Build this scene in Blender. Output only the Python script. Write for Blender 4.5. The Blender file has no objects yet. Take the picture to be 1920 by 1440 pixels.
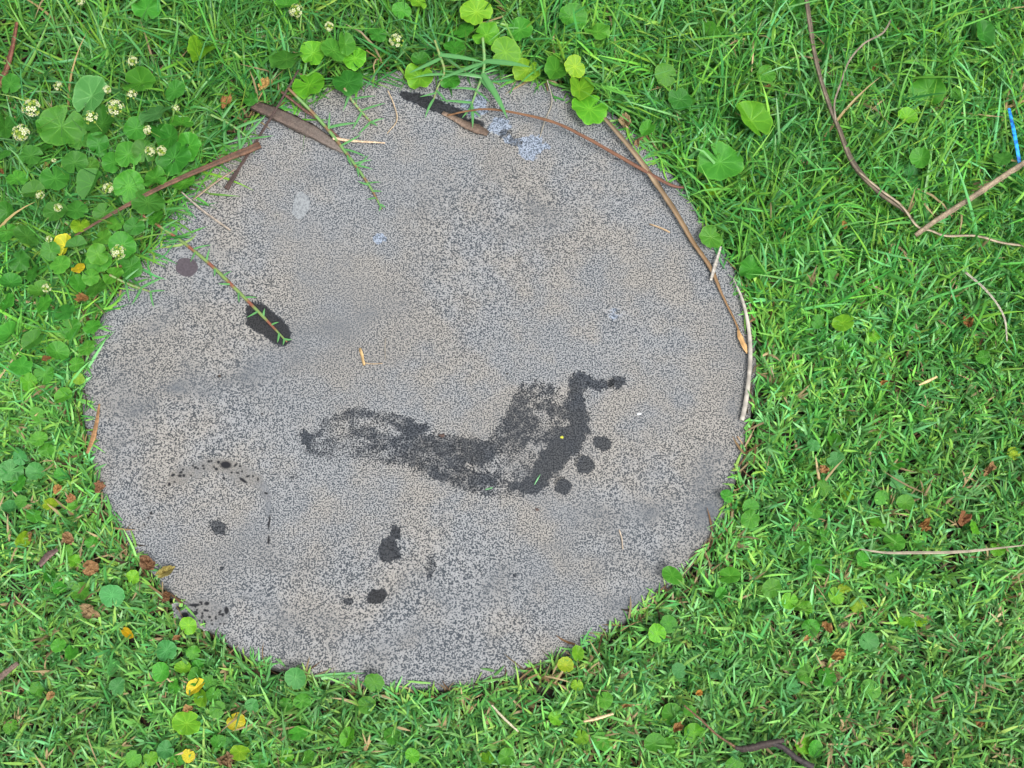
import bpy, math, random
import numpy as np

# ------------------------------------------------------------------ camera, sky, sun, exposure
SC = bpy.context.scene
COL = SC.collection
rng = np.random.default_rng(11)
random.seed(11)
R_ = math.radians
TILT, DIST, LENS = R_(20), 1.08, 50.5
CAMPOS = np.array([0.0, -DIST * math.sin(TILT), DIST * math.cos(TILT)])
cam_d = bpy.data.cameras.new('camera')
cam_d.lens, cam_d.sensor_width = LENS, 36
cam_d.clip_start, cam_d.clip_end = 0.02, 200
cam = bpy.data.objects.new('camera', cam_d)
cam.location, cam.rotation_euler = CAMPOS, (TILT, 0, 0)
COL.objects.link(cam)
SC.camera = cam

SUN_EL, SUN_AZ = R_(62), R_(150)          # azimuth clockwise from +Y
W = bpy.data.worlds.new('World')
SC.world = W
W.use_nodes = True
nt = W.node_tree
sky = nt.nodes.new('ShaderNodeTexSky')
sky.sky_type = 'NISHITA'
sky.sun_disc = False
sky.sun_elevation, sky.sun_rotation = SUN_EL, SUN_AZ
sky.dust_density, sky.air_density, sky.ozone_density = 6, 1.5, 1
hs = nt.nodes.new('ShaderNodeHueSaturation')      # an overcast sky: nearly colourless
hs.inputs['Saturation'].default_value = 0.22
nt.links.new(sky.outputs[0], hs.inputs['Color'])
bg = nt.nodes['Background']
bg.inputs['Strength'].default_value = 0.105
nt.links.new(hs.outputs[0], bg.inputs['Color'])

sl = bpy.data.lights.new('sun', 'SUN')
sl.energy, sl.angle, sl.color = 1.5, R_(12), (1, 0.965, 0.91)
so = bpy.data.objects.new('sun', sl)
so.rotation_euler = (math.pi / 2 - SUN_EL, 0, math.pi - SUN_AZ)
COL.objects.link(so)
vs = SC.view_settings
SC.display_settings.display_device = 'sRGB'
vs.view_transform, vs.look, vs.exposure, vs.gamma = 'Standard', 'None', 0.93, 1
vs.use_curve_mapping = False
SC.cycles.diffuse_bounces = 2


def at(px, py, z=0.0):
    """point at height z that stands where (px, py) of the 1920x1440 photograph shows it"""
    px, py, z = np.asarray(px, float), np.asarray(py, float), np.asarray(z, float)
    k = 36.0 / LENS / 1920
    u, v = (px - 960) * k, (720 - py) * k
    dy = v * math.cos(TILT) + math.sin(TILT)
    dz = v * math.sin(TILT) - math.cos(TILT)
    t = (z - CAMPOS[2]) / dz
    return np.stack(np.broadcast_arrays(u * t, CAMPOS[1] + dy * t, z), -1)


MM = 0.77 / 1920                                  # metres to one photo pixel near the stone


# ------------------------------------------------------------------ helpers
def noise2(x, y, scale, seed=0):
    """smooth value noise 0..1"""
    r = np.random.default_rng(seed).random((64, 64))
    x, y = np.asarray(x) / scale + 1000.3, np.asarray(y) / scale + 1000.7
    xi, yi = np.floor(x).astype(int), np.floor(y).astype(int)
    fx, fy = x - xi, y - yi
    fx, fy = fx * fx * (3 - 2 * fx), fy * fy * (3 - 2 * fy)
    g = lambda i, j: r[(xi + i) % 64, (yi + j) % 64]
    return (g(0, 0) * (1 - fx) + g(1, 0) * fx) * (1 - fy) + (g(0, 1) * (1 - fx) + g(1, 1) * fx) * fy


def mesh(name, v, f, col=None, attrs=None, smooth=True):
    v = np.asarray(v, np.float32)
    me = bpy.data.meshes.new(name)
    if isinstance(f, np.ndarray):
        n, k = f.shape
        me.vertices.add(len(v)); me.loops.add(n * k); me.polygons.add(n)
        me.vertices.foreach_set('co', v.ravel())
        me.loops.foreach_set('vertex_index', f.astype(np.int32).ravel())
        me.polygons.foreach_set('loop_start', np.arange(0, n * k, k, dtype=np.int32))
        me.polygons.foreach_set('loop_total', np.full(n, k, np.int32))
        me.update(calc_edges=True)
    else:
        me.from_pydata(v.tolist(), [], f)
    if col is not None:
        c = np.ones((len(v), 4), np.float32)
        c[:, :3] = np.broadcast_to(col, (len(v), 3))
        a = me.attributes.new('Col', 'FLOAT_COLOR', 'POINT')
        a.data.foreach_set('color', c.ravel())
    for k_, arr in (attrs or {}).items():
        a = me.attributes.new(k_, 'FLOAT', 'POINT')
        a.data.foreach_set('value', np.asarray(arr, np.float32))
    me.polygons.foreach_set('use_smooth', np.full(len(me.polygons), smooth))
    return me


def obj(name, me, mat=None, parent=None, loc=None):
    o = bpy.data.objects.new(name, me)
    COL.objects.link(o)
    if mat is not None and me is not None and not me.materials:
        me.materials.append(mat)
    if parent is not None:
        o.parent = parent
    if loc is not None:
        o.location = loc
    return o


def tag(o, label, cat, group=None):
    o['label'], o['category'] = label, cat
    if group:
        o['group'] = group
    return o


def recenter(o):
    """put the origin of a world-space mesh at the middle of its base"""
    me = o.data
    v = np.empty(len(me.vertices) * 3, np.float32)
    me.vertices.foreach_get('co', v)
    v = v.reshape(-1, 3)
    c = np.array([(v[:, 0].min() + v[:, 0].max()) / 2, (v[:, 1].min() + v[:, 1].max()) / 2, v[:, 2].min()])
    me.vertices.foreach_set('co', (v - c).astype(np.float32).ravel())
    o.location = c
    return o


def spline(pts, n):
    p = np.asarray(pts, float)
    if len(p) == 2:
        return p[0] + (p[1] - p[0]) * np.linspace(0, 1, n)[:, None]
    q = np.vstack([2 * p[0] - p[1], p, 2 * p[-1] - p[-2]])
    u = np.linspace(0, len(p) - 1, n)
    i = np.minimum(u.astype(int), len(p) - 2)
    t = (u - i)[:, None]
    a, b, c, d = q[i], q[i + 1], q[i + 2], q[i + 3]
    return 0.5 * (2 * b + (c - a) * t + (2 * a - 5 * b + 4 * c - d) * t ** 2 + (3 * b - a - 3 * c + d) * t ** 3)


def sweep(pts, wid, flat=1.0, n=24, k=8, rough=0.0, seed=0, flute=0.0):
    """tapered stick along pts (world); wid = full widths at pts (spread evenly); flat = height / width"""
    P = spline(pts, n)
    w = np.interp(np.linspace(0, 1, n), np.linspace(0, 1, len(wid)), wid) / 2
    r = np.random.default_rng(seed)
    T = np.gradient(P, axis=0)
    T /= np.linalg.norm(T, axis=1)[:, None] + 1e-9
    S = np.cross(T, [0, 0, 1.0])
    S /= np.linalg.norm(S, axis=1)[:, None] + 1e-9
    N = np.cross(S, T)
    a = np.arange(k) * 2 * math.pi / k
    prof = 1 + flute * r.uniform(-1, 1, k)
    jit = 1 + rough * r.uniform(-1, 1, (n, k))
    rr = w[:, None] * prof[None] * jit
    V = P[:, None] + S[:, None] * (np.cos(a)[None, :, None] * rr[..., None]) + N[:, None] * (np.sin(a)[None, :, None] * rr[..., None] * flat)
    f = [(i * k + j, i * k + (j + 1) % k, (i + 1) * k + (j + 1) % k, (i + 1) * k + j) for i in range(n - 1) for j in range(k)]
    f += [tuple(range(k))[::-1], tuple((n - 1) * k + j for j in range(k))]
    t = np.repeat(np.linspace(0, 1, n), k)
    ang = np.tile(np.arange(k), n)
    return V.reshape(-1, 3), f, t, ang


# ------------------------------------------------------------------ materials
def new_mat(name):
    m = bpy.data.materials.new(name)
    m.use_nodes = True
    return m, m.node_tree, m.node_tree.nodes['Principled BSDF']


def nd(t, typ, **kw):
    n = t.nodes.new(typ)
    for k, v in kw.items():
        if k in n.inputs:
            n.inputs[k].default_value = v
        else:
            setattr(n, k, v)
    return n


def mixc(t, fac, a, b, mode='MIX'):
    n = t.nodes.new('ShaderNodeMix')
    n.data_type, n.blend_type = 'RGBA', mode
    for sock, val in ((n.inputs[0], fac), (n.inputs[6], a), (n.inputs[7], b)):
        if isinstance(val, bpy.types.NodeSocket):
            t.links.new(val, sock)
        elif isinstance(val, tuple):
            sock.default_value = (*val, 1)
        else:
            sock.default_value = val
    return n.outputs[2]


def math_(t, op, a, b=0.0, clamp=False):
    n = t.nodes.new('ShaderNodeMath')
    n.operation, n.use_clamp = op, clamp
    for i, v in enumerate((a, b)):
        if isinstance(v, bpy.types.NodeSocket):
            t.links.new(v, n.inputs[i])
        else:
            n.inputs[i].default_value = v
    return n.outputs[0]


def ramp(t, fac, lo, hi):
    n = t.nodes.new('ShaderNodeMapRange')
    n.interpolation_type = 'SMOOTHSTEP'
    n.inputs[1].default_value, n.inputs[2].default_value = lo, hi
    t.links.new(fac, n.inputs[0])
    return n.outputs[0]


def noise_n(t, scale, detail=2, rough=0.5, pos=None, dim='3D'):
    n = nd(t, 'ShaderNodeTexNoise', Scale=scale, Detail=detail, Roughness=rough)
    if pos is None:
        pos = t.nodes.new('ShaderNodeNewGeometry').outputs['Position']
    t.links.new(pos, n.inputs['Vector'])
    return n.outputs['Fac']


def plant_mat(name, rough=0.45, transl=0.25, spec=0.35, mottle=60, amt=0.25):
    m, t, p = new_mat(name)
    a = nd(t, 'ShaderNodeAttribute', attribute_name='Col')
    nz = noise_n(t, mottle, 3)
    c = mixc(t, math_(t, 'MULTIPLY', nz, amt * 2), a.outputs['Color'], (0.75, 0.72, 0.7), 'MULTIPLY')
    t.links.new(c, p.inputs['Base Color'])
    p.inputs['Roughness'].default_value = rough
    p.inputs['Specular IOR Level'].default_value = spec
    if transl:
        tr = nd(t, 'ShaderNodeBsdfTranslucent')
        t.links.new(c, tr.inputs['Color'])
        mx = nd(t, 'ShaderNodeMixShader')
        mx.inputs[0].default_value = transl
        t.links.new(p.outputs[0], mx.inputs[1]); t.links.new(tr.outputs[0], mx.inputs[2])
        t.links.new(mx.outputs[0], t.nodes['Material Output'].inputs['Surface'])
    return m


def wood_mat(name, grain=900, amt=0.7, rough=0.75):
    m, t, p = new_mat(name)
    a = nd(t, 'ShaderNodeAttribute', attribute_name='Col')
    nz = noise_n(t, grain, 3, 0.6)
    n2 = noise_n(t, 120, 2)
    k = math_(t, 'MULTIPLY', ramp(t, nz, 0.35, 0.7), amt)
    c = mixc(t, k, a.outputs['Color'], (0.35, 0.32, 0.3), 'MULTIPLY')
    c = mixc(t, math_(t, 'MULTIPLY', n2, 0.4), c, (0.6, 0.58, 0.56), 'MULTIPLY')
    t.links.new(c, p.inputs['Base Color'])
    p.inputs['Roughness'].default_value = rough
    b = nd(t, 'ShaderNodeBump', Strength=0.5, Distance=0.0008)
    t.links.new(nz, b.inputs['Height']); t.links.new(b.outputs[0], p.inputs['Normal'])
    return m


def concrete_mat(name, kind='dry'):
    """washed concrete of dark and pale sand grains; kind says what lies on it"""
    m, t, p = new_mat(name)
    pos = t.nodes.new('ShaderNodeNewGeometry').outputs['Position']
    g1 = noise_n(t, 900, 1.0, 0.5, pos)
    g2 = noise_n(t, 1500, 1, 0.5, pos)
    grain = math_(t, 'ADD', math_(t, 'MULTIPLY', g1, 0.82), math_(t, 'MULTIPLY', g2, 0.18))
    big = noise_n(t, 9, 3, 0.55, pos)
    mid = noise_n(t, 38, 3, 0.6, pos)
    # share of dark grains drifts over the slab
    thr = math_(t, 'ADD', grain, math_(t, 'MULTIPLY', math_(t, 'SUBTRACT', mid, 0.5), 0.07))
    sp = ramp(t, thr, 0.405, 0.575)
    tint = ramp(t, math_(t, 'ADD', math_(t, 'MULTIPLY', big, 0.65), math_(t, 'MULTIPLY', mid, 0.35)), 0.40, 0.60)
    lightc = mixc(t, tint, (0.250, 0.259, 0.270), (0.275, 0.264, 0.247))
    darkc = mixc(t, tint, (0.040, 0.049, 0.060), (0.045, 0.048, 0.051))
    base = mixc(t, sp, darkc, lightc)
    film = ramp(t, noise_n(t, 6.5, 4, 0.6, pos), 0.52, 0.70)           # thin bluish grey bloom
    base = mixc(t, math_(t, 'MULTIPLY', film, 0.42), base, (0.135, 0.146, 0.162))
    smu = nd(t, 'ShaderNodeAttribute', attribute_name='smudge').outputs['Fac']     # old bluish dirt smears with shapes of their own
    base = mixc(t, math_(t, 'MULTIPLY', smu, ramp(t, mid, 0.25, 0.75)), base, (0.088, 0.101, 0.118))
    odd = ramp(t, noise_n(t, 120, 2, 0.5, pos), 0.68, 0.74)                  # a few larger dark stones
    base = mixc(t, math_(t, 'MULTIPLY', odd, 0.14), base, (0.03, 0.034, 0.04))
    rim = nd(t, 'ShaderNodeAttribute', attribute_name='rim')           # blotchy darker tone along the edge
    rimk = math_(t, 'MULTIPLY', rim.outputs['Fac'], ramp(t, noise_n(t, 60, 3, 0.6, pos), 0.25, 0.7))
    base = mixc(t, math_(t, 'MULTIPLY', rimk, 0.55), base, (0.045, 0.045, 0.042))
    rough = 0.82
    if kind != 'dry':
        am = nd(t, 'ShaderNodeAttribute', attribute_name='amt').outputs['Fac']
    if kind == 'wet':
        f2 = noise_n(t, 190, 3, 0.6, pos)
        brk = math_(t, 'ADD', math_(t, 'MULTIPLY', math_(t, 'SUBTRACT', f2, 0.50), 1.9), math_(t, 'MULTIPLY', math_(t, 'SUBTRACT', 0.5, grain), 1.6))
        brk = math_(t, 'MULTIPLY', brk, math_(t, 'SUBTRACT', 1.35, am))
        k = ramp(t, math_(t, 'ADD', am, brk), 0.22, 0.86)
        wetc = mixc(t, 0.12, mixc(t, 1.0, base, (0.20, 0.225, 0.265), 'MULTIPLY'), (0.012, 0.0135, 0.017))
        wetc = mixc(t, math_(t, 'MULTIPLY', ramp(t, am, 1.0, 1.2), 0.7), wetc, (0.011, 0.0115, 0.013))   # soaked through
        base = mixc(t, math_(t, 'MULTIPLY', k, 0.97), base, wetc)
        mr = nd(t, 'ShaderNodeMapRange')
        mr.inputs[3].default_value, mr.inputs[4].default_value = 0.82, 0.72
        t.links.new(k, mr.inputs[0]); t.links.new(mr.outputs[0], p.inputs['Roughness'])
    elif kind in ('blue_lichen', 'pale_lichen'):
        f2 = noise_n(t, 200, 3, 0.6, pos)
        k = ramp(t, math_(t, 'ADD', am, math_(t, 'MULTIPLY', math_(t, 'SUBTRACT', f2, 0.5), 0.9)), 0.35, 0.6)
        if kind == 'blue_lichen':
            lc = mixc(t, ramp(t, grain, 0.40, 0.60), (0.07, 0.09, 0.12), (0.27, 0.325, 0.42))
        else:
            lc = mixc(t, ramp(t, grain, 0.36, 0.56), (0.17, 0.185, 0.20), (0.235, 0.255, 0.27))
        base = mixc(t, math_(t, 'MULTIPLY', k, 0.8 if kind == 'pale_lichen' else 0.85), base, lc)
    elif kind == 'dark_lichen':
        f2 = noise_n(t, 500, 3, 0.6, pos)
        lc = mixc(t, f2, (0.036, 0.031, 0.037), (0.105, 0.09, 0.105))
        base = mixc(t, ramp(t, am, 0.3, 0.5), base, lc)
    elif kind == 'mortar':
        pit = nd(t, 'ShaderNodeAttribute', attribute_name='pit').outputs['Fac']
        k = ramp(t, math_(t, 'ADD', am, math_(t, 'MULTIPLY', math_(t, 'SUBTRACT', noise_n(t, 110, 3, 0.6, pos), 0.5), 0.9)), 0.26, 0.5)
        base = mixc(t, math_(t, 'MULTIPLY', k, 0.62), base, mixc(t, tint, (0.125, 0.135, 0.15), (0.155, 0.148, 0.136)))
        base = mixc(t, pit, base, (0.012, 0.013, 0.016))
    t.links.new(base, p.inputs['Base Color'])
    if kind != 'wet':
        p.inputs['Roughness'].default_value = rough
    p.inputs['Specular IOR Level'].default_value = 0.2
    b = nd(t, 'ShaderNodeBump', Strength=0.35, Distance=0.0006)
    t.links.new(grain, b.inputs['Height']); t.links.new(b.outputs[0], p.inputs['Normal'])
    return m


def leaf_mat(name, dry=False):
    m, t, p = new_mat(name)
    oi = nd(t, 'ShaderNodeObjectInfo')
    tc = nd(t, 'ShaderNodeTexCoord')
    v = nd(t, 'ShaderNodeAttribute', attribute_name='vein').outputs['Fac']
    e = nd(t, 'ShaderNodeAttribute', attribute_name='edge').outputs['Fac']
    nv = t.nodes.new('ShaderNodeVectorMath'); nv.operation = 'ADD'
    t.links.new(tc.outputs['Object'], nv.inputs[0]); t.links.new(oi.outputs['Location'], nv.inputs[1])
    nz = noise_n(t, 170 if not dry else 260, 4, 0.6, nv.outputs[0])
    c = oi.outputs['Color']
    if dry:
        c = mixc(t, 0.25, c, (0.14, 0.11, 0.08))
        c = mixc(t, ramp(t, nz, 0.35, 0.65), c, (0.28, 0.20, 0.15), 'MULTIPLY')
        c = mixc(t, math_(t, 'MULTIPLY', v, 0.5), c, (0.45, 0.36, 0.26), 'MULTIPLY')
    else:
        c = mixc(t, ramp(t, nz, 0.3, 0.75), c, (0.50, 0.62, 0.50), 'MULTIPLY')
        pale = mixc(t, 1.0, c, (2.1, 1.55, 1.9), 'MULTIPLY')
        c = mixc(t, math_(t, 'MULTIPLY', v, 0.66), c, pale)
        c = mixc(t, math_(t, 'MULTIPLY', e, 0.75), c, pale)
    t.links.new(c, p.inputs['Base Color'])
    p.inputs['Roughness'].default_value = 0.8 if dry else 0.34
    p.inputs['Specular IOR Level'].default_value = 0.2 if dry else 0.32
    b = nd(t, 'ShaderNodeBump', Strength=0.4, Distance=0.0006)
    t.links.new(math_(t, 'SUBTRACT', nz, math_(t, 'MULTIPLY', v, 0.7)), b.inputs['Height'])
    t.links.new(b.outputs[0], p.inputs['Normal'])
    tr = nd(t, 'ShaderNodeBsdfTranslucent')
    t.links.new(c, tr.inputs['Color'])
    mx = nd(t, 'ShaderNodeMixShader')
    mx.inputs[0].default_value = 0.08 if dry else 0.22
    t.links.new(p.outputs[0], mx.inputs[1]); t.links.new(tr.outputs[0], mx.inputs[2])
    t.links.new(mx.outputs[0], t.nodes['Material Output'].inputs['Surface'])
    return m


def soil_mat():
    m, t, p = new_mat('soil')
    n1 = noise_n(t, 55, 5, 0.65)
    n2 = noise_n(t, 420, 3, 0.6)
    c = mixc(t, ramp(t, n1, 0.3, 0.7), (0.012, 0.010, 0.007), (0.036, 0.028, 0.018))
    c = mixc(t, ramp(t, n2, 0.58, 0.72), c, (0.12, 0.09, 0.05))
    # beyond the blades that are built, the sheet itself is turf coloured
    pos = t.nodes.new('ShaderNodeNewGeometry').outputs['Position']
    ln = t.nodes.new('ShaderNodeVectorMath'); ln.operation = 'LENGTH'
    t.links.new(pos, ln.inputs[0])
    far = ramp(t, ln.outputs['Value'], 0.58, 0.72)
    turf = mixc(t, ramp(t, noise_n(t, 230, 4, 0.7), 0.38, 0.62), (0.018, 0.035, 0.010), (0.10, 0.22, 0.05))
    c = mixc(t, far, c, turf)
    t.links.new(c, p.inputs['Base Color'])
    p.inputs['Roughness'].default_value = 0.95
    b = nd(t, 'ShaderNodeBump', Strength=0.8, Distance=0.004)
    t.links.new(n1, b.inputs['Height']); t.links.new(b.outputs[0], p.inputs['Normal'])
    return m


M_DRY = concrete_mat('washed_concrete')
M_WET = concrete_mat('wet_concrete', 'wet')
M_BLUE = concrete_mat('blue_lichen', 'blue_lichen')
M_PALE = concrete_mat('pale_lichen', 'pale_lichen')
M_DARK = concrete_mat('dark_lichen', 'dark_lichen')
M_MORTAR = concrete_mat('smooth_mortar', 'mortar')
M_LEAF = leaf_mat('pennywort_leaf')
M_DEAD = leaf_mat('dry_leaf', True)
M_GRASS = plant_mat('grass_blade', 0.38, 0.16, 0.32, 90, 0.18)
M_THATCH = plant_mat('dead_grass', 0.8, 0.1, 0.2, 200, 0.4)
M_STEM = plant_mat('stem', 0.5, 0.0, 0.35, 150, 0.3)
M_STRAW = plant_mat('straw', 0.6, 0.05, 0.3, 350, 0.45)
M_WOOD = wood_mat('dead_wood')
M_FLORET = plant_mat('floret', 0.6, 0.2, 0.2, 300, 0.1)
M_SOIL = soil_mat()

mb, tb, pb = new_mat('blue_plastic')
nzb = noise_n(tb, 260, 2)
tb.links.new(mixc(tb, ramp(tb, nzb, 0.4, 0.62), (0.02, 0.34, 0.80), (0.005, 0.10, 0.42)), pb.inputs['Base Color'])
pb.inputs['Roughness'].default_value = 0.3
M_BLUEPL = mb

# ------------------------------------------------------------------ stone
OUT = np.array([(151, 725), (157, 660), (182, 600), (226, 533), (272, 475), (300, 425), (335, 375), (375, 320), (425, 268), (480, 218),
                (545, 180), (620, 152), (700, 135), (780, 126), (860, 126), (940, 134), (1030, 152), (1115, 188), (1190, 240), (1250, 310),
                (1312, 395), (1362, 470), (1396, 545), (1413, 612), (1419, 690), (1410, 760), (1397, 840), (1374, 920), (1349, 985),
                (1312, 1042), (1252, 1098), (1192, 1147), (1122, 1193), (1034, 1238), (960, 1268), (870, 1289), (765, 1290), (655, 1280),
                (572, 1264), (490, 1243), (428, 1207), (368, 1163), (318, 1118), (275, 1062), (232, 1014), (201, 955), (178, 892), (164, 822), (153, 772)], float)
SCN = at(790, 705, 0)[:2]
_p = at(OUT[:, 0], OUT[:, 1], 0)[:, :2] - SCN
_a = np.arctan2(_p[:, 1], _p[:, 0]); _r = np.hypot(_p[:, 0], _p[:, 1])
_o = np.argsort(_a)
_a, _r = _a[_o], _r[_o]
_a = np.r_[_a - 2 * math.pi, _a, _a + 2 * math.pi]; _r = np.r_[_r, _r, _r]
_th = np.linspace(-math.pi, math.pi, 721)
_rr = np.interp(_th, _a, _r)
_k = np.exp(-np.linspace(-2, 2, 15) ** 2); _k /= _k.sum()
_rr = np.convolve(np.r_[_rr[-8:-1], _rr, _rr[1:8]], _k, 'valid')
_rr += 0.0007 * (noise2(_th * 40, 0 * _th, 1.6, 5) - 0.5) * np.minimum(1, (math.pi - abs(_th)) * 5)


def r_stone(th):
    return np.interp((th + math.pi) % (2 * math.pi) - math.pi, _th, _rr)


def edge_dist(x, y):
    """metres outside the stone's outline (negative inside)"""
    dx, dy = x - SCN[0], y - SCN[1]
    return np.hypot(dx, dy) - r_stone(np.arctan2(dy, dx))


def h_stone(x, y):
    return 0.0009 * (noise2(x, y, 0.11, 3) - 0.5) + 0.0012 * (noise2(x, y, 0.23, 4) - 0.5)


def soil_z(x, y):
    d = edge_dist(x, y)
    return -0.020 + 0.007 * np.clip(d / 0.12, 0, 1) + 0.006 * (noise2(x, y, 0.09, 8) - 0.5) * np.clip((d + 0.01) / 0.03, 0, 1)


SMUDGE = [(at(x, y, 0)[:2], a * MM, b * MM, R_(r), k) for x, y, a, b, r, k in [
    (430, 720, 260, 60, 8, .75), (640, 600, 120, 70, 30, .55), (250, 790, 90, 70, 60, .6), (220, 700, 70, 60, 0, .5), (1290, 950, 150, 36, 28, .8), (1150, 1000, 160, 26, 24, .5), (1200, 1080, 120, 30, 38, .55),
    (560, 1190, 200, 30, -18, .5), (900, 1130, 220, 26, 6, .4), (450, 1060, 120, 40, 10, .45), (1380, 700, 34, 150, 0, .5), (820, 380, 160, 50, 10, .3), (1010, 410, 60, 30, 0, .5), (620, 330, 110, 40, 20, .35), (330, 620, 90, 34, 30, .4), (760, 1230, 200, 26, 0, .4)]]


def smudge(x, y):
    x, y = x + (noise2(x, y, .03, 91) - .5) * .05, y + (noise2(x, y, .03, 92) - .5) * .05
    o = np.zeros_like(x)
    for (cx, cy), a, b, r, k in SMUDGE:
        u, w = (x - cx) * math.cos(r) + (y - cy) * math.sin(r), -(x - cx) * math.sin(r) + (y - cy) * math.cos(r)
        o = np.maximum(o, min(k * 1.3, .95) * np.exp(-(u / a) ** 2 - (w / b) ** 2))
    return o


NA, NR = 288, 70
thg = np.linspace(-math.pi, math.pi, NA, endpoint=False)
rings = np.r_[np.linspace(0.04, 0.965, NR - 8), 0.978, 0.987, 0.993, 0.997, 1.0, 1.002, 1.003, 1.0]
drop = np.r_[np.zeros(NR - 8), -0.0002, -0.0006, -0.0012, -0.002, -0.0032, -0.006, -0.016, -0.034]
v, rimv = [], []
Rs = r_stone(thg)
for q, dz in zip(rings, drop):
    x, y = SCN[0] + Rs * q * np.cos(thg), SCN[1] + Rs * q * np.sin(thg)
    v.append(np.stack([x, y, h_stone(x, y) + dz], -1))
    rimv.append(np.full(NA, np.clip((q - 0.965) / 0.035, 0, 1)))
v = np.concatenate(v)
f = [(i * NA + j, i * NA + (j + 1) % NA, (i + 1) * NA + (j + 1) % NA, (i + 1) * NA + j) for i in range(NR - 1) for j in range(NA)]
f = [q[::-1] for q in f]
f.append(tuple(range(NA)))
f.append(tuple((NR - 1) * NA + j for j in range(NA))[::-1])
stone = obj('stepping_stone', mesh('stepping_stone', v, f, attrs={'rim': np.concatenate(rimv), 'smudge': smudge(v[:, 0], v[:, 1])}), M_DRY)
recenter(stone)
tag(stone, 'large round grey concrete stepping stone set in the lawn', 'stepping stone')

# soil sheet out to the horizon
gx = np.unique(np.r_[-60, -20, -6, -2, np.linspace(-0.9, 0.9, 121), 2, 6, 20, 60])
X, Y = np.meshgrid(gx, gx)
Z = soil_z(X, Y)
Z = np.where(edge_dist(X, Y) < -0.03, -0.03, Z)
n = len(gx)
idx = np.arange(n * n).reshape(n, n)
fq = np.stack([idx[:-1, :-1], idx[:-1, 1:], idx[1:, 1:], idx[1:, :-1]], -1).reshape(-1, 4)
ground = obj('ground', mesh('ground', np.stack([X, Y, Z], -1).reshape(-1, 3), fq), M_SOIL)
ground['kind'] = 'structure'


# ------------------------------------------------------------------ marks on the stone: thin films that follow its top
def seg_field(strokes, X, Y):
    """strokes: lists of (x, y, radius, amount) in photo pixels; soft union of the capsules"""
    out = np.zeros_like(X)
    for st in strokes:
        if len(st) == 1:
            st = [st[0], st[0]]
        for (x0, y0, r0, a0), (x1, y1, r1, a1) in zip(st[:-1], st[1:]):
            dx, dy = x1 - x0, y1 - y0
            L = dx * dx + dy * dy
            t = np.clip(((X - x0) * dx + (Y - y0) * dy) / (L or 1), 0, 1)
            d = np.hypot(X - x0 - t * dx, Y - y0 - t * dy)
            r, a = r0 + (r1 - r0) * t, a0 + (a1 - a0) * t
            out = np.maximum(out, a * np.clip(1 - (d - r * 0.72) / (r * 0.62), 0, 1))
    return out


def poly_field(poly, X, Y, soft=3.0):
    P = np.asarray(poly, float)
    ins = np.zeros(X.shape, bool)
    d = np.full(X.shape, 1e9)
    for (x0, y0), (x1, y1) in zip(P, np.roll(P, -1, 0)):
        c = ((y0 > Y) != (y1 > Y)) & (X < (x1 - x0) * (Y - y0) / ((y1 - y0) or 1e-9) + x0)
        ins ^= c
        dx, dy = x1 - x0, y1 - y0
        t = np.clip(((X - x0) * dx + (Y - y0) * dy) / (dx * dx + dy * dy + 1e-9), 0, 1)
        d = np.minimum(d, np.hypot(X - x0 - t * dx, Y - y0 - t * dy))
    return np.clip(0.5 + np.where(ins, d, -d) / (2 * soft), 0, 1)


def ell_field(X, Y, cx, cy, rx, ry=None, rot=0, soft=0.25):
    ry = ry or rx
    c, s = math.cos(R_(rot)), math.sin(R_(rot))
    u, w = ((X - cx) * c + (Y - cy) * s) / rx, (-(X - cx) * s + (Y - cy) * c) / ry
    return np.clip((1 - np.hypot(u, w)) / soft + 0.5, 0, 1)


def film(name, box, fn, mat, step=2.0, wob=3.0, lift=0.00022, pit=None, parent=None, seed=1, cut=0.12):
    x0, y0, x1, y1 = box
    xs, ys = np.arange(x0, x1 + step, step), np.arange(y0, y1 + step, step)
    X, Y = np.meshgrid(xs, ys)
    wx = (noise2(X, Y, 9, seed) - 0.5) * 2 * wob + (noise2(X, Y, 4, seed + 5) - 0.5) * wob
    wy = (noise2(X, Y, 9, seed + 1) - 0.5) * 2 * wob + (noise2(X, Y, 4, seed + 6) - 0.5) * wob
    A = fn(X + wx, Y + wy)
    Pt = pit(X + wx * 0.3, Y + wy * 0.3) if pit else np.zeros_like(A)
    P = at(X, Y, 0)
    P[..., 2] = h_stone(P[..., 0], P[..., 1]) + lift
    n0, n1 = X.shape
    idx = np.arange(n0 * n1).reshape(n0, n1)
    q = np.stack([idx[:-1, :-1], idx[1:, :-1], idx[1:, 1:], idx[:-1, 1:]], -1).reshape(-1, 4)
    M = np.maximum(A, Pt).ravel()
    q = q[(M[q].max(1) > cut)]
    used = np.unique(q)
    re = np.full(n0 * n1, -1); re[used] = np.arange(len(used))
    me = mesh(name, P.reshape(-1, 3)[used], re[q], attrs={'amt': A.ravel()[used], 'pit': Pt.ravel()[used], 'smudge': smudge(P[..., 0], P[..., 1]).ravel()[used]})
    o = obj(name, me, mat, parent)
    if parent is None:
        recenter(o)
    return o


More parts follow.
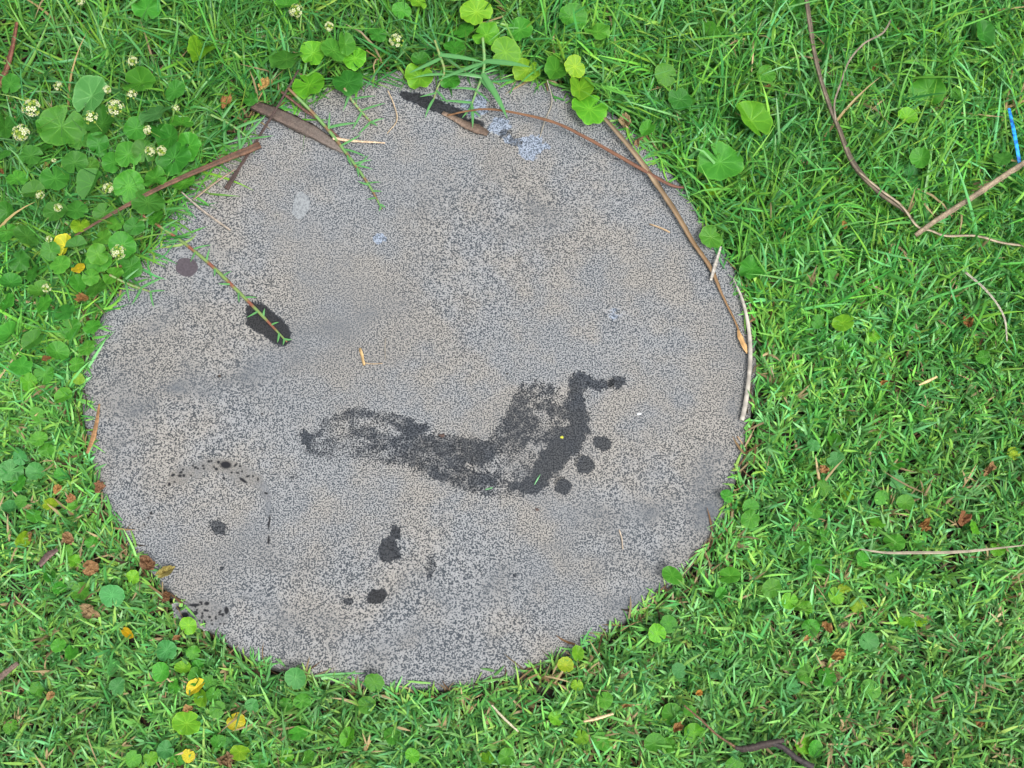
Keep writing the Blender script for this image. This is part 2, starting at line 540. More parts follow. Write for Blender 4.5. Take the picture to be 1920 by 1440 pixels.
Z = lambda x, y, r, a=0.9: (540 + x / 2.743, 680 + y / 2.743, r / 2.743, a)
SOLE = [
    [Z(85, 378, 30, 1), Z(108, 440, 24, .85), Z(170, 480, 20, .55)],
    [Z(95, 378, 28, .95), Z(150, 370, 24, .7), Z(210, 305, 22, .6), Z(310, 258, 24, .78), Z(430, 268, 26, .62), Z(560, 300, 30, .75), Z(640, 350, 52, .97), Z(690, 340, 30, .9)],
    [Z(330, 345, 30, .7), Z(420, 370, 42, .78), Z(500, 410, 46, .75), Z(420, 450, 38, .66), Z(300, 430, 24, .5)],
    [Z(370, 500, 22, .5), Z(520, 490, 36, .62), Z(630, 490, 48, .85), Z(680, 530, 28, .75), Z(760, 575, 24, .85), Z(830, 595, 30, .85), Z(900, 630, 26, .75), Z(1000, 650, 28, .78), Z(1100, 670, 20, .55), Z(1200, 672, 26, .62)],
    [Z(500, 410, 46, .72), Z(620, 420, 48, .82), Z(760, 430, 62, .86), Z(880, 450, 72, .86), Z(1000, 470, 66, .92), Z(1060, 420, 42, .82)],
    [Z(780, 375, 20, .6), Z(880, 395, 24, .7), Z(980, 410, 26, .72)],
    [Z(860, 510, 50, .85), Z(900, 560, 42, .85), Z(960, 590, 40, .85), Z(1050, 610, 42, .88)],
    [Z(1050, 400, 34, .75), Z(1120, 370, 55, .78), Z(1180, 280, 74, .82), Z(1195, 200, 52, .78), Z(1210, 135, 26, .6)],
    [Z(1240, 310, 55, .82), Z(1180, 430, 48, .78), Z(1110, 430, 40, .7)],
    [Z(1260, 105, 22, .5), Z(1330, 140, 40, .74), Z(1380, 170, 24, .5)],
    [Z(1310, 225, 42, .78), Z(1400, 255, 46, .8), Z(1450, 250, 40, .85)],
    [Z(1290, 350, 34, .62), Z(1380, 370, 50, .85)],
    [Z(690, 495, 36, .7), Z(790, 520, 40, .75), Z(860, 545, 40, .75)],
    [Z(190, 410, 30, .5), Z(300, 375, 34, .52)],
    [Z(1130, 520, 30, .55), Z(1170, 510, 26, .5)],
    [Z(1490, 90, 42, .95), Z(1480, 160, 44, .97), Z(1490, 270, 60, 1), Z(1500, 330, 52, 1), Z(1440, 400, 78, 1), Z(1380, 470, 74, .97), Z(1320, 545, 64, 1), Z(1290, 610, 56, 1), Z(1230, 640, 46, .95), Z(1145, 632, 30, .9)],
    [Z(1490, 95, 40, .95), Z(1570, 108, 28, .95), Z(1640, 116, 19, .85), Z(1705, 98, 24, .95)],
]
BODY = [(540 + a / 2.743, 680 + b / 2.743) for a, b in [(62, 380), (130, 320), (230, 270), (330, 235), (450, 245), (590, 285), (690, 340), (800, 380), (960, 400), (1050, 385), (1110, 330), (1130, 220), (1200, 110), (1280, 85), (1400, 130), (1450, 90),
        (1500, 60), (1540, 110), (1530, 180), (1555, 270), (1540, 360), (1500, 450), (1440, 540), (1340, 640), (1230, 680), (1080, 675), (900, 650), (740, 590), (600, 545), (450, 520), (300, 490), (180, 500), (100, 460)]]


def sole_field(X, Y):
    return np.maximum(seg_field(SOLE, X, Y) * .96, 0.51 * poly_field(BODY, X, Y, 9) + 0.34 * (noise2(X, Y, 16, 77) - 0.5) * (poly_field(BODY, X, Y, 7) > 0.3))


foot = obj('wet_footprint', None, loc=(*at(860, 820, 0)[:2], 0.0))
tag(foot, 'dark wet footprint of a bare foot drying on the round stone', 'footprint')


def fparent(o):
    o.location = o.location - foot.location if False else (-foot.location.x, -foot.location.y, -foot.location.z)
    return o


fparent(film('sole_print', (555, 690, 1150, 945), sole_field, M_WET, 1.7, 4.5, parent=foot))
for i, (x, y, rx, ry, rot) in enumerate([(1128, 832, 19, 14, 10), (1097, 873, 18, 18, 0), (1057, 912, 16, 17, 0), (1160, 717, 17, 11, -10)]):
    o = fparent(film('toe_print', (x - 30, y - 28, x + 30, y + 28), lambda X, Y: ell_field(X, Y, x, y, rx, ry, rot, 0.35) * 1.0, M_WET, 1.6, 3.2, parent=foot, seed=20 + i))
    if i == 3:
        o['label'] = 'wet print of the big toe joined by a thin neck'

q3 = lambda pts, ox, oy, s=3: [(ox + a / s, oy + b / s) for a, b in pts]
marks = []


def mark(name, label, cat, *a, group=None, **k):
    k.setdefault('lift', {'blue_lichen': .00036, 'pale_lichen': .00036, 'mortar_ring': .00029, 'damp_streak': .00025}.get(name, .00022))
    o = film(name, *a, **k)
    tag(o, label, cat, group)
    marks.append(o)
    return o


WETG = 'wet spots on the stone'
pl1 = q3([(1380, 310), (1395, 268), (1460, 258), (1500, 285), (1545, 325), (1605, 365), (1632, 420), (1638, 480), (1603, 517), (1550, 500), (1500, 462), (1440, 425), (1388, 385)], 0, 480)
mark('wet_spot', 'long black wet spot beneath the tip of the reddish grass runner', 'wet spot', (450, 555, 560, 665), lambda X, Y: poly_field(pl1, X, Y) * 1.25, M_WET, 1.6, 2.6, group=WETG)
pl2 = [(740 + a / 4, 90 + b / 4) for a, b in [(36, 350), (60, 326), (100, 332), (200, 343), (300, 378), (420, 428), (500, 468), (580, 508), (650, 548), (695, 592), (660, 622), (560, 590), (440, 520), (360, 500), (260, 470), (160, 420), (60, 390)]]
mark('damp_streak', 'straight black damp streak along the short brown wood splinter', 'wet spot', (740, 160, 925, 255), lambda X, Y: poly_field(pl2, X, Y, 2) * 1.3, M_WET, 1.6, 1.6, group=WETG)
pl3 = q3([(275, 85), (295, 66), (325, 80), (338, 120), (328, 150), (303, 160), (330, 205), (334, 265), (250, 294), (213, 272), (203, 212), (235, 150), (278, 130)], 640, 960)
mark('wet_spot', 'dark bottle-shaped wet spot below the arch of the footprint', 'wet spot', (695, 970, 765, 1070), lambda X, Y: poly_field(pl3, X, Y, 2.5) * 1.1, M_WET, 1.6, 2.4, group=WETG)
mark('wet_spot', 'black oval wet drop low on the stone, darkest of the small drops', 'wet spot', (680, 1095, 735, 1142), lambda X, Y: ell_field(X, Y, 707, 1118, 20, 14, -12) * 1.2, M_WET, 1.6, 2.0, group=WETG)
mark('wet_spot', 'small faint wet dot beside the black oval drop', 'wet spot', (638, 1110, 676, 1146), lambda X, Y: ell_field(X, Y, 655, 1128, 9, 9, 0, .5) * .85, M_WET, 1.6, 2.5, group=WETG)
mark('wet_spot', 'faint broken wet smear right of the bottle-shaped wet spot', 'wet spot', (785, 1035, 830, 1090), lambda X, Y: seg_field([[(806, 1052, 10, .75), (801, 1064, 8, .6), (810, 1066, 8, .7), (806, 1078, 6, .8)]], X, Y), M_WET, 1.6, 2.2, group=WETG)
mark('wet_spot', 'ragged wet spot inside the pitted mortar ring', 'wet spot', (385, 965, 440, 1020), lambda X, Y: seg_field([[(404, 986, 12, .85), (414, 992, 13, .9), (414, 1006, 5, .7)]], X, Y), M_WET, 1.6, 3, group=WETG)
mark('wet_spot', 'pale wet smudge between mortar ring and heel of footprint', 'wet spot', (528, 880, 568, 912), lambda X, Y: ell_field(X, Y, 547, 895, 9, 7, 0, .7) * .62, M_WET, 1.6, 3, group=WETG)
mark('wet_spot', 'tiny round wet dot under the ragged wet spot', 'wet spot', (405, 1055, 427, 1078), lambda X, Y: ell_field(X, Y, 416, 1066, 4.5, 4.5, 0, .5), M_WET, 1.4, 1, group=WETG)
mark('wet_spot', 'tiny wet dot low on the stone, right of its middle', 'wet spot', (953, 1069, 977, 1092), lambda X, Y: ell_field(X, Y, 965, 1080, 4.5, 4, 0, .5), M_WET, 1.4, 1, group=WETG)
mark('dark_lichen', 'round dark purplish lichen disc near the stone edge', 'lichen', (322, 474, 380, 524), lambda X, Y: ell_field(X, Y, 350, 500, 21, 17, 8, .12), M_DARK, 1.6, 1.4)
mark('pale_lichen', 'smooth pale grey oval lichen patch on the stone', 'lichen', (538, 352, 590, 420), lambda X, Y: ell_field(X, Y, 564, 386, 16, 25, 8, .2) * 1.15, M_PALE, 1.6, 2.2)
mark('pale_lichen', 'small whitish lichen fleck below the tip of the leafy runner', 'lichen', (690, 430, 735, 466), lambda X, Y: ell_field(X, Y, 712, 448, 11, 9, 20, .6) * .95, M_BLUE, 1.6, 3)
BLG = 'pale blue lichen patches'
for i, (x, y, r, lab) in enumerate([(882, 205, 26, 'pale blue lichen patch against the black damp streak'), (935, 236, 19, 'pale blue lichen patch right of the wood splinter end'),
                                    (1000, 277, 30, 'largest and lowest pale blue lichen patch with ragged arms'), (953, 262, 17, 'thin pale blue lichen patch linking the two lower patches')]):
    def fn(X, Y, x=x, y=y, r=r, i=i):
        if i == 2:
            return seg_field([[(993, 276, 21, 1.0), (1004, 268, 14, .9)], [(993, 276, 12, .9), (1030, 277, 5, .75)], [(985, 272, 10, .8), (960, 265, 5, .6)]], X, Y)
        if i == 3:
            return seg_field([[(948, 255, 9, .75), (962, 268, 8, .7)], [(955, 262, 6, .7), (972, 266, 5, .6)]], X, Y)
        if i == 0:
            return (1 - poly_field(pl2, X, Y, 4)) * seg_field([[(872, 198, 8, .7), (897, 194, 14, .95), (884, 212, 13, .85), (902, 205, 10, .9)]], X, Y)
        return ell_field(X, Y, x, y, r, r * .85, 0, .55)
    mark('blue_lichen', lab, 'lichen', (x - 45, y - 32, x + 48, y + 32), fn, M_BLUE, 1.6, 4.5, group=BLG, seed=40 + i)
mark('blue_lichen', 'faint bluish lichen smudge above the big toe print', 'lichen', (1125, 565, 1185, 615), lambda X, Y: ell_field(X, Y, 1154, 588, 20, 14, 0, .9) * .46, M_BLUE, 1.6, 4, group=BLG, seed=50)

R6 = lambda x, y: (250 + x / 6, 820 + y / 6)
RING = [[(*R6(400, 500), 6, .5), (*R6(500, 420), 10, .85), (*R6(620, 385), 10, .95), (*R6(850, 310), 10, .8), (*R6(960, 310), 11, 1), (*R6(1080, 325), 11, 1), (*R6(1200, 380), 12, .95), (*R6(1300, 445), 13, 1), (*R6(1400, 490), 9, .95), (*R6(1480, 600), 8, .9), (*R6(1515, 700), 7, .8), (*R6(1520, 880), 4, .5)],
        [(*R6(520, 480), 9, .7), (*R6(590, 440), 8, .7)], [(*R6(740, 420), 8, .6), (*R6(640, 400), 8, .7)], [(*R6(1200, 470), 9, .9), (*R6(1100, 400), 8, .7)]]
PITS = [(1040, 310, 52, 36, 5), (957, 280, 15, 14, 0), (850, 270, 14, 12, 0), (935, 355, 16, 13, 0), (445, 425, 22, 12, -30), (525, 432, 20, 14, 0), (570, 430, 13, 15, 0), (535, 393, 18, 11, -20), (560, 363, 11, 9, 0),
        (405, 525, 13, 17, 0), (700, 338, 16, 11, -30), (728, 352, 9, 8, 0), (785, 320, 14, 7, -20), (795, 352, 11, 10, 0), (1150, 310, 24, 9, -45), (1200, 322, 12, 8, -30), (1175, 398, 16, 9, 0), (1290, 437, 20, 10, -20),
        (1345, 437, 10, 10, 0), (1235, 485, 44, 13, 35), (1402, 475, 9, 18, 0), (1493, 630, 18, 11, 20), (1523, 1155, 11, 44, 0), (1530, 950, 6, 66, 8), (200, 855, 14, 14, 0), (370, 630, 10, 9, 0), (125, 985, 10, 10, 0), (650, 430, 10, 8, 0),
        (880, 265, 8, 8, 0), (910, 335, 10, 8, 0), (1105, 395, 10, 8, 0), (465, 500, 10, 9, 0), (670, 318, 10, 8, 0), (1225, 385, 10, 7, 0), (1020, 460, 18, 8, 40), (355, 545, 10, 8, 0), (170, 905, 8, 8, 0)]


def ring_pits(X, Y):
    o = np.zeros_like(X)
    for x, y, rx, ry, ro in PITS:
        o = np.maximum(o, ell_field(X, Y, *R6(x, y), max(rx / 6 * 1.25, 2.0), max(ry / 6 * 1.25, 2.0), ro, .5))
    return o


mark('mortar_ring', 'curved ring of smooth grey mortar with black pits', 'mortar ring', (255, 850, 525, 1035), lambda X, Y: seg_field(RING, X, Y), M_MORTAR, 1.2, 1.5, pit=ring_pits)
pl4 = q3([(985, 520), (1050, 505), (1120, 490), (1200, 500), (1285, 535), (1285, 600), (1240, 640), (1170, 660), (1110, 640), (1040, 600), (985, 580)], 0, 960)
pr = np.random.default_rng(4)
P4 = [(1100, 568, 12, 10), (1275, 555, 11, 20), (1095, 525, 28, 8), (1165, 515, 12, 9), (1150, 625, 8, 14), (1070, 560, 12, 9), (1010, 540, 18, 12), (1040, 580, 20, 14), (1215, 600, 7, 6), (1180, 590, 8, 6), (1235, 565, 7, 6), (1155, 552, 8, 7), (1130, 510, 9, 6)] + [(pr.uniform(1010, 1270), pr.uniform(505, 640), pr.uniform(4, 7), pr.uniform(4, 6)) for _ in range(26)]


def patch_pits(X, Y):
    o = np.zeros_like(X)
    for x, y, rx, ry in P4:
        o = np.maximum(o, ell_field(X, Y, x / 3, 960 + y / 3, max(rx / 3 * 1.15, 1.9), max(ry / 3 * 1.15, 1.9), 0, .5))
    return o


mark('mortar_patch', 'smooth grey mortar patch with black pits at the stone edge', 'mortar patch', (322, 1115, 440, 1190), lambda X, Y: poly_field(pl4, X, Y, 4), M_MORTAR, 1.2, 2, pit=patch_pits)

# ------------------------------------------------------------------ pennywort leaves
CLEAR = []                                        # (x, y, radius, z, strength): where blades seldom lie on top


def pal(h, s=0.03):
    return np.clip(np.array(h) * (1 + rng.uniform(-s, s, 3) * 3), 0, 1)


TONE = {'g': (0.066, 0.265, 0.026), 'd': (0.044, 0.195, 0.022), 'b': (0.125, 0.36, 0.022), 'u': (0.066, 0.255, 0.066),
        'y': (0.50, 0.45, 0.020), 'l': (0.20, 0.36, 0.020), 'o': (0.62, 0.36, 0.012)}
TNAME = {'g': 'mid-green', 'd': 'dark green', 'b': 'bright green', 'u': 'bluish green', 'y': 'yellow', 'l': 'lime green', 'o': 'orange-yellow'}


def leaf_mesh(seed, form, crumple=0.0):
    r = np.random.default_rng(seed)
    NT, NRr = 108, 11
    th = np.linspace(0, 2 * math.pi, NT + 1)[:-1]
    lobes = r.integers(8, 12)
    ph = r.uniform(0, 6.28)
    out = 1 + 0.075 * np.abs(np.cos(lobes * th / 2 + ph)) ** 0.55 - 0.02 + 0.05 * np.cos(2 * th + r.uniform(0, 6)) + 0.03 * np.cos(3 * th + r.uniform(0, 6)) - 0.04
    dn = (th + math.pi / 2 + math.pi) % (2 * math.pi) - math.pi       # notch at -y
    depth = {'flat': 0.30, 'cleft': 0.80, 'wavy': 0.55, 'fold': 0.5, 'boat': 0.4, 'cup': 0.2}[form]
    out *= 1 - depth * np.exp(-(dn / (0.10 + 0.12 * (form == 'flat'))) ** 2)
    rho = np.linspace(0.05, 1, NRr)
    RR = rho[:, None] * (1 + (out - 1)[None] * rho[:, None] ** (1.5 if form != 'cleft' else 0.4))
    x, y = RR * np.cos(th), RR * np.sin(th)
    rad = RR
    z = 0.10 * rad ** 1.5 - 0.05 * np.abs(np.cos(lobes * th / 2 + ph))[None] * rad ** 5
    k1, k2 = r.uniform(0, 6.28, 2)
    wav = {'flat': 0.09, 'cleft': 0.11, 'wavy': 0.20, 'fold': 0.09, 'boat': 0.07, 'cup': 0.06}[form]
    z += wav * np.sin(2 * th + k1)[None] * rad ** 2 + wav * 0.7 * np.sin(5 * th + k2)[None] * rad ** 3
    if form == 'cup':
        z += 0.28 * rad ** 2
    if form in ('fold', 'boat'):
        fa = R_(38 if form == 'fold' else 52)
        z = z + np.abs(x) * math.sin(fa) * 0.9
        x = x * math.cos(fa)
    if crumple:
        z += crumple * (noise2(x, y, 0.5, seed) - 0.5) * 2.2 + crumple * 1.0 * (noise2(x, y, 0.2, seed + 2) - 0.5)
        x = x * (1 - crumple * 0.5 * noise2(y, z, 0.6, seed + 3)); y = y * (1 - crumple * 0.4 * noise2(x, z, 0.6, seed + 4))
    nv = lobes
    a = ((th * nv / (2 * math.pi)) % 1.0)
    da = np.minimum(a, 1 - a) * 2 * math.pi / nv
    wv = 0.034
    vein = np.exp(-(da[None] * rad / (wv * (1.15 - 0.7 * rad))) ** 2) * np.clip(1.25 - rad, 0.2, 1)
    sp = np.clip(rad - 0.5, 0, 1) * 0.42
    vein = np.maximum(vein, 0.6 * np.exp(-((da[None] - sp) * rad / 0.03) ** 2) * (rad > 0.5))
    vein = np.maximum(vein, np.exp(-(rad / 0.10) ** 2))
    if not crumple:
        z += 0.035 * np.sin(math.pi * np.minimum(a, 1 - a) * 1.0)[None] ** 0.8 * np.clip(rad, 0, 1) * (1.15 - rad)
    edge = np.zeros_like(rad); edge[-1] = 1
    V = np.stack([x, y, z], -1).reshape(-1, 3)
    V = np.vstack([[[0, 0, V[:NT, 2].mean() - 0.02]], V])
    f = [(0, 1 + j, 1 + (j + 1) % NT) for j in range(NT)]
    f += [(1 + i * NT + j, 1 + (i + 1) * NT + j, 1 + (i + 1) * NT + (j + 1) % NT, 1 + i * NT + (j + 1) % NT) for i in range(NRr - 1) for j in range(NT)]
    return mesh('pennywort_leaf', V, f, attrs={'vein': np.r_[1, vein.ravel()], 'edge': np.r_[0, edge.ravel()]})


FORMS = ['flat', 'flat', 'cleft', 'cleft', 'wavy', 'flat', 'cup', 'fold', 'wavy', 'boat', 'cleft', 'flat']
LEAVES = [leaf_mesh(100 + i, fm) for i, fm in enumerate(FORMS)]
for me_ in LEAVES:
    me_.materials.append(M_LEAF)
DEADS = [leaf_mesh(200 + i, fm, c) for i, (fm, c) in enumerate([('wavy', .5), ('fold', .6), ('cup', .7), ('boat', .6), ('wavy', .8), ('fold', .4)])]
for me_ in DEADS:
    me_.materials.append(M_DEAD)


def stalk_mesh(pts, w=0.09):
    v_, f_, _, _ = sweep(pts, [w, w * .9, w], n=8, k=6)
    return mesh('stalk', v_, f_, col=(0.16, 0.30, 0.06))


STALK_DOWN = stalk_mesh([(0, 0, -.02), (.1, -.05, -.9), (.25, -.15, -1.9)])
STALK_SIDE = stalk_mesh([(0, 0, -.02), (0, -.25, -.36), (0, -1.0, -.52), (0, -2.2, -.50)])
STALK_DOWN.materials.append(M_STEM); STALK_SIDE.materials.append(M_STEM)

RAW = """
140 305 22 d;212 305 20 g;185 270 20 d;318 258 22 d;58 292 20 d;32 335 18 g;38 490 18 d;95 470 17 d;75 545 18 g;122 585 18 d;18 625 20 g;62 640 17 d;195 400 19 d;168 312 17 g;252 425 17 d;292 408 16 g;
275 17 24 g;372 105 34 b boat;265 155 27 g;172 180 31 u;328 170 20 d;295 213 31 u cleft;255 242 22 g;340 230 22 g;300 247 20 d;115 238 40 g;193 232 34 d;150 263 20 d;87 240 18 g;80 275 20 d;355 275 25 g;327 298 32 d;240 290 24 g;270 283 20 d;290 335 22 g;242 350 28 g flat;277 380 28 d;345 343 20 g;103 335 25 d;173 347 26 d;103 397 20 d;143 395 20 d;150 423 16 l;122 460 17 y;143 462 16 d;192 447 18 g;230 460 23 g;217 420 15 g;13 437 18 g;50 443 22 d;13 397 18 d;63 360 18 d;5 290 15 d;10 240 20 d;20 157 20 d;183 477 18 g;470 187 14 d;537 112 32 d;587 100 25 b;580 160 31 b cleft;625 95 25 g;652 155 28 d;537 10 22 g;665 110 22 b;787 145 27 b wavy;843 150 20 g;787 112 15 d;893 23 28 b;912 66 25 b;870 57 20 g;948 97 26 b;987 132 25 l cleft;1042 133 27 g;1078 125 20 l;975 57 25 g;1073 33 25 g;1120 60 22 g;1086 168 26 b fold;1105 205 33 b cleft;1247 140 20 g;1275 187 22 d;853 90 20 g;753 20 17 g;783 3 18 b;707 65 18 d;647 83 18 g;1213 243 15 g;
1493 10 15 g;1340 57 24 g;1437 140 17 g;1408 227 33 b fold;1350 305 38 g cleft;1335 355 18 l;1740 170 30 g;1700 220 17 b;1713 337 30 u;1657 390 18 g;1727 297 18 g;1815 373 24 g;1843 63 20 d;1333 445 24 g;1503 470 24 g;1557 353 18 d;1880 297 15 d;1797 177 14 g;1285 190 18 d;
185 490 22 g flat;245 500 22 d;212 517 18 g cleft;170 520 15 g;147 503 11 y;147 533 15 g;113 497 18 g;20 530 17 d;13 570 20 g;83 570 17 g;62 513 15 d;180 540 18 d;107 660 18 g;163 653 14 g;133 617 18 g;173 613 15 g;40 687 18 g;83 703 20 g;53 717 18 b;143 683 13 g;120 743 16 g;147 710 12 l;70 777 14 g;73 823 16 g;88 843 15 g;38 857 15 u;20 883 23 u cleft;68 883 18 u;37 907 18 g;113 890 13 g;95 945 15 l;40 940 12 g;20 953 17 u;137 947 10 g;
1410 505 27 g wavy;1557 517 15 g;1580 605 19 b fold;1637 630 14 b;1533 603 14 d;1577 650 13 g;1525 835 12 u;1563 827 15 g;1568 862 17 u;1615 867 18 u;1677 868 20 g;1682 903 14 u;1545 915 16 g;1590 927 14 l;1653 933 14 g;1697 943 16 g;1407 950 15 g;1363 930 13 g;1527 957 16 g;1853 613 13 g;1843 670 15 g;1900 850 13 l;
63 967 15 g;42 1013 15 l fold;127 1033 11 g;137 1052 13 b;97 1083 15 g;173 1017 13 g;112 1103 14 g;153 1110 18 g;210 1117 22 u cleft;250 1082 13 b;240 1187 11 o boat;110 1210 14 g;133 1227 14 g;312 1220 20 u flat;353 1173 16 b;363 1223 13 g;212 1252 14 u boat;220 1287 16 u;303 1260 17 g;327 1287 14 g;343 1253 14 b;368 1290 16 y fold;370 1270 16 g;393 1280 14 g;380 1310 15 b;400 1303 14 g;350 1357 25 b flat;443 1353 16 y wavy;407 1330 15 g;373 1250 13 g;555 1270 19 u;537 1323 14 g;567 1315 15 g;560 1373 15 g;310 1407 16 u;283 1422 13 b;353 1417 12 y;333 1423 14 g;250 1423 15 g;430 1393 13 u;408 1390 13 g;450 1410 16 l;537 1417 14 b;487 1427 15 g;473 1323 13 u;577 1420 14 g;70 1293 14 g;20 1363 13 g;
702 1279 17 g;687 1322 16 g;735 1380 16 g;653 1383 15 b;773 1417 13 b;913 1423 15 b;950 1420 16 g;1042 1347 14 b;1082 1225 13 b;1060 1247 14 l;1082 1285 11 l;1090 1383 14 b;1128 1390 17 g;1133 1313 16 g;1232 1187 17 b;1253 1170 16 g;1260 1079 17 g fold;1258 1340 20 g;1227 1393 18 g;1253 1397 14 g;1273 1257 14 u;
1407 973 18 g;1535 972 16 u;1543 1002 13 g;1645 980 15 b;1677 1017 20 g cleft;1827 990 14 b;1505 1027 14 g;1537 1063 18 g;1618 1050 16 g;1870 1030 15 b;1673 1080 14 g;1370 1080 18 g fold;1352 1113 11 g;1447 1103 18 g;1480 1127 16 b;1503 1143 17 b;1520 1178 17 g;1568 1117 16 b;1583 1103 11 l;1608 1133 15 l;1700 1167 14 b;1723 1163 14 l;1628 1202 18 u cup;1510 1263 17 g cleft;1550 1270 18 g;1632 1293 18 g;1343 1260 14 u;1302 1373 18 b;1293 1333 11 g;1510 1397 18 b;1527 1403 14 g;1377 1433 16 g;1487 1287 14 u
"""
LV = []
for s in RAW.replace('\n', '').split(';'):
    q = s.split()
    if len(q) >= 4:
        LV.append([float(q[0]), float(q[1]), float(q[2]), q[3], q[4] if len(q) > 4 else None])

# landmarks that leaves and crumbs are told apart by
LM = [(1900, 255, 'the blue plastic strip'), (1800, 385, 'the tan stick'), (1525, 90, 'the top of the dead stem'), (1600, 300, 'the middle of the dead stem'),
      (1690, 395, 'the foot of the dead stem'), (1455, 1400, 'the black forked twig'), (1760, 1032, 'the long pale straw'), (1878, 580, 'the curved pale stem'),
      (330, 340, 'the reddish brown twig'), (185, 410, 'the thin end of the brown twig'), (560, 230, 'the weathered bark strip'), (800, 195, 'the black damp streak'), (1035, 230, 'the arching orange stem'),
      (1210, 310, 'the tan straw stem'), (1403, 640, 'the whitish flat strip'), (1392, 640, 'the dry leaf tip'), (350, 500, 'the dark lichen disc'), (500, 610, 'the long wet spot'),
      (410, 870, 'the pitted mortar ring'), (385, 1145, 'the pitted mortar patch'), (707, 1118, 'the black oval drop'), (1160, 717, 'the big toe print'), (300, 440, 'the base of the reddish runner'),
      (175, 800, 'the brown blade at the stone edge'), (310, 1075, 'the half-yellow dead leaf'), (168, 1146, 'the tan curled dead leaf'), (1735, 985, 'the upright rusty dead leaf'), (1805, 975, 'the dark rusty dead leaf'),
      (1575, 1225, 'the rusty folded dead leaf'), (1855, 882, 'the burnt dead leaf'), (495, 160, 'the orange dead leaf'), (1172, 230, 'the pale dead leaf'), (70, 205, 'the largest white flower head'), (40, 250, 'the outermost white flower head'),
      (745, 77, 'the lone flower head above the stone'), (555, 20, 'the topmost flower head'), (270, 360, 'the flower heads by the twig'), (16, 1255, 'the stub of grey wood'), (95, 1043, 'the purplish wood chip')]


def where(px, py, lm):
    dx, dy = px - lm[0], py - lm[1]
    d = math.hypot(dx, dy)
    a = math.degrees(math.atan2(-dy, dx)) % 360
    di = ['right of', 'up-right of', 'above', 'up-left of', 'left of', 'down-left of', 'below', 'down-right of'][int((a + 22.5) // 45) % 8]
    if d < 42:
        return 'touching ' + lm[2] if False else 'right beside ' + lm[2]
    t = 'just' if d < 85 else 'a little' if d < 150 else 'well' if d < 260 else 'far'
    return f'{t} {di} {lm[2]}'


def unique_labels(items, noun):
    """items: (x, y, adjectives); the closest landmark whose wording fits this item only"""
    sents = [[f'{adj} {noun} {where(x, y, lm)}' for lm in LM] for x, y, adj in items]
    allc = {}
    for s in sents:
        for q in s:
            allc[q] = allc.get(q, 0) + 1
    used, out = set(), []
    for (x, y, adj), s in zip(items, sents):
        order = sorted(range(len(LM)), key=lambda i: math.hypot(x - LM[i][0], y - LM[i][1]))
        best = next((s[i] for i in order if allc[s[i]] == 1), None)
        out.append(best or s[order[0]])
    for q in set(out):
        ii = [i for i in range(len(out)) if out[i] == q]
        if len(ii) == 3:
            xs, ys = [items[i][0] for i in ii], [items[i][1] for i in ii]
            ax = 0 if max(xs) - min(xs) > max(ys) - min(ys) else 1
            ii.sort(key=lambda i: items[i][ax])
            for i, w in zip(ii, ('leftmost ', 'middle ', 'rightmost ') if ax == 0 else ('uppermost ', 'middle ', 'lowest ')):
                out[i] = w + q
        if len(ii) == 2:
            a, b = items[ii[0]], items[ii[1]]
            ax = 0 if abs(a[0] - b[0]) > abs(a[1] - b[1]) else 1
            w = ('left-hand ', 'right-hand ') if ax == 0 else ('upper ', 'lower ')
            lo = a[ax] < b[ax]
            out[ii[0]], out[ii[1]] = (w[0] if lo else w[1]) + q, (w[1] if lo else w[0]) + q
    return out


szname = lambda r: 'tiny' if r < 14 else 'small' if r < 18 else 'mid-sized' if r < 24 else 'large'
shp = {'fold': 'folded ', 'boat': 'sharply folded ', 'cleft': 'cleft ', 'cup': 'cupped '}
items = []
for i, L in enumerate(LV):
    if L[4] is None:
        L[4] = ['flat', 'cleft', 'wavy', 'flat', 'cup', 'cleft', 'flat', 'wavy', 'flat', 'fold'][int(rng.integers(10))]
    items.append((L[0], L[1], f'{szname(L[2])} {shp.get(L[4], "").strip() + " " if L[4] in ("fold", "boat") else ""}{TNAME[L[3]]}'))
labels = unique_labels(items, 'pennywort leaf')
for (px, py, r, tone, form), lab in zip(LV, labels):
    left = px < 560 and py < 700
    top = py < 320
    P0 = at(px, py, 0.01)
    ed = float(edge_dist(P0[0], P0[1]))
    z = rng.uniform(0.016, 0.034) if left else rng.uniform(0.014, 0.026) if top else rng.uniform(0.000, 0.009)
    side = ed < 0.012
    if side:
        z = rng.uniform(0.008, 0.012)
    P = at(px, py, z)
    opts = [i for i, fm in enumerate(FORMS) if fm == form]
    me_ = LEAVES[int(rng.choice(opts))]
    o = obj('pennywort_leaf', me_, loc=P)
    yaw = rng.uniform(0, 6.28)
    if side:
        yaw = math.atan2(P[1] - SCN[1], P[0] - SCN[0]) + math.pi / 2 + rng.uniform(-.5, .5)
    tl = rng.uniform(0.08, 0.62) * (0.5 if side else 1)
    ta = rng.uniform(0, 6.28)
    o.rotation_euler = (R_(8) + tl * math.cos(ta), tl * math.sin(ta), yaw)
    sc = r * MM * (1.14 if left or top else 0.97) * (1.12 if form in ('fold', 'boat') else 1)
    o.scale = (sc, sc * rng.uniform(.94, 1.04), sc)
    c = np.array(TONE[tone]) * rng.uniform(0.85, 1.2)
    o.color = (c[0] * rng.uniform(.8, 1.25), c[1], c[2], 1)
    tag(o, lab, 'leaf', 'pennywort leaves in the grass')
    st = obj('stalk', STALK_SIDE if side else STALK_DOWN, parent=o)
    CLEAR.append((P[0], P[1], r * MM * 0.98, z, (0.88 if left else 0.95) if (left or top) else 0.36))

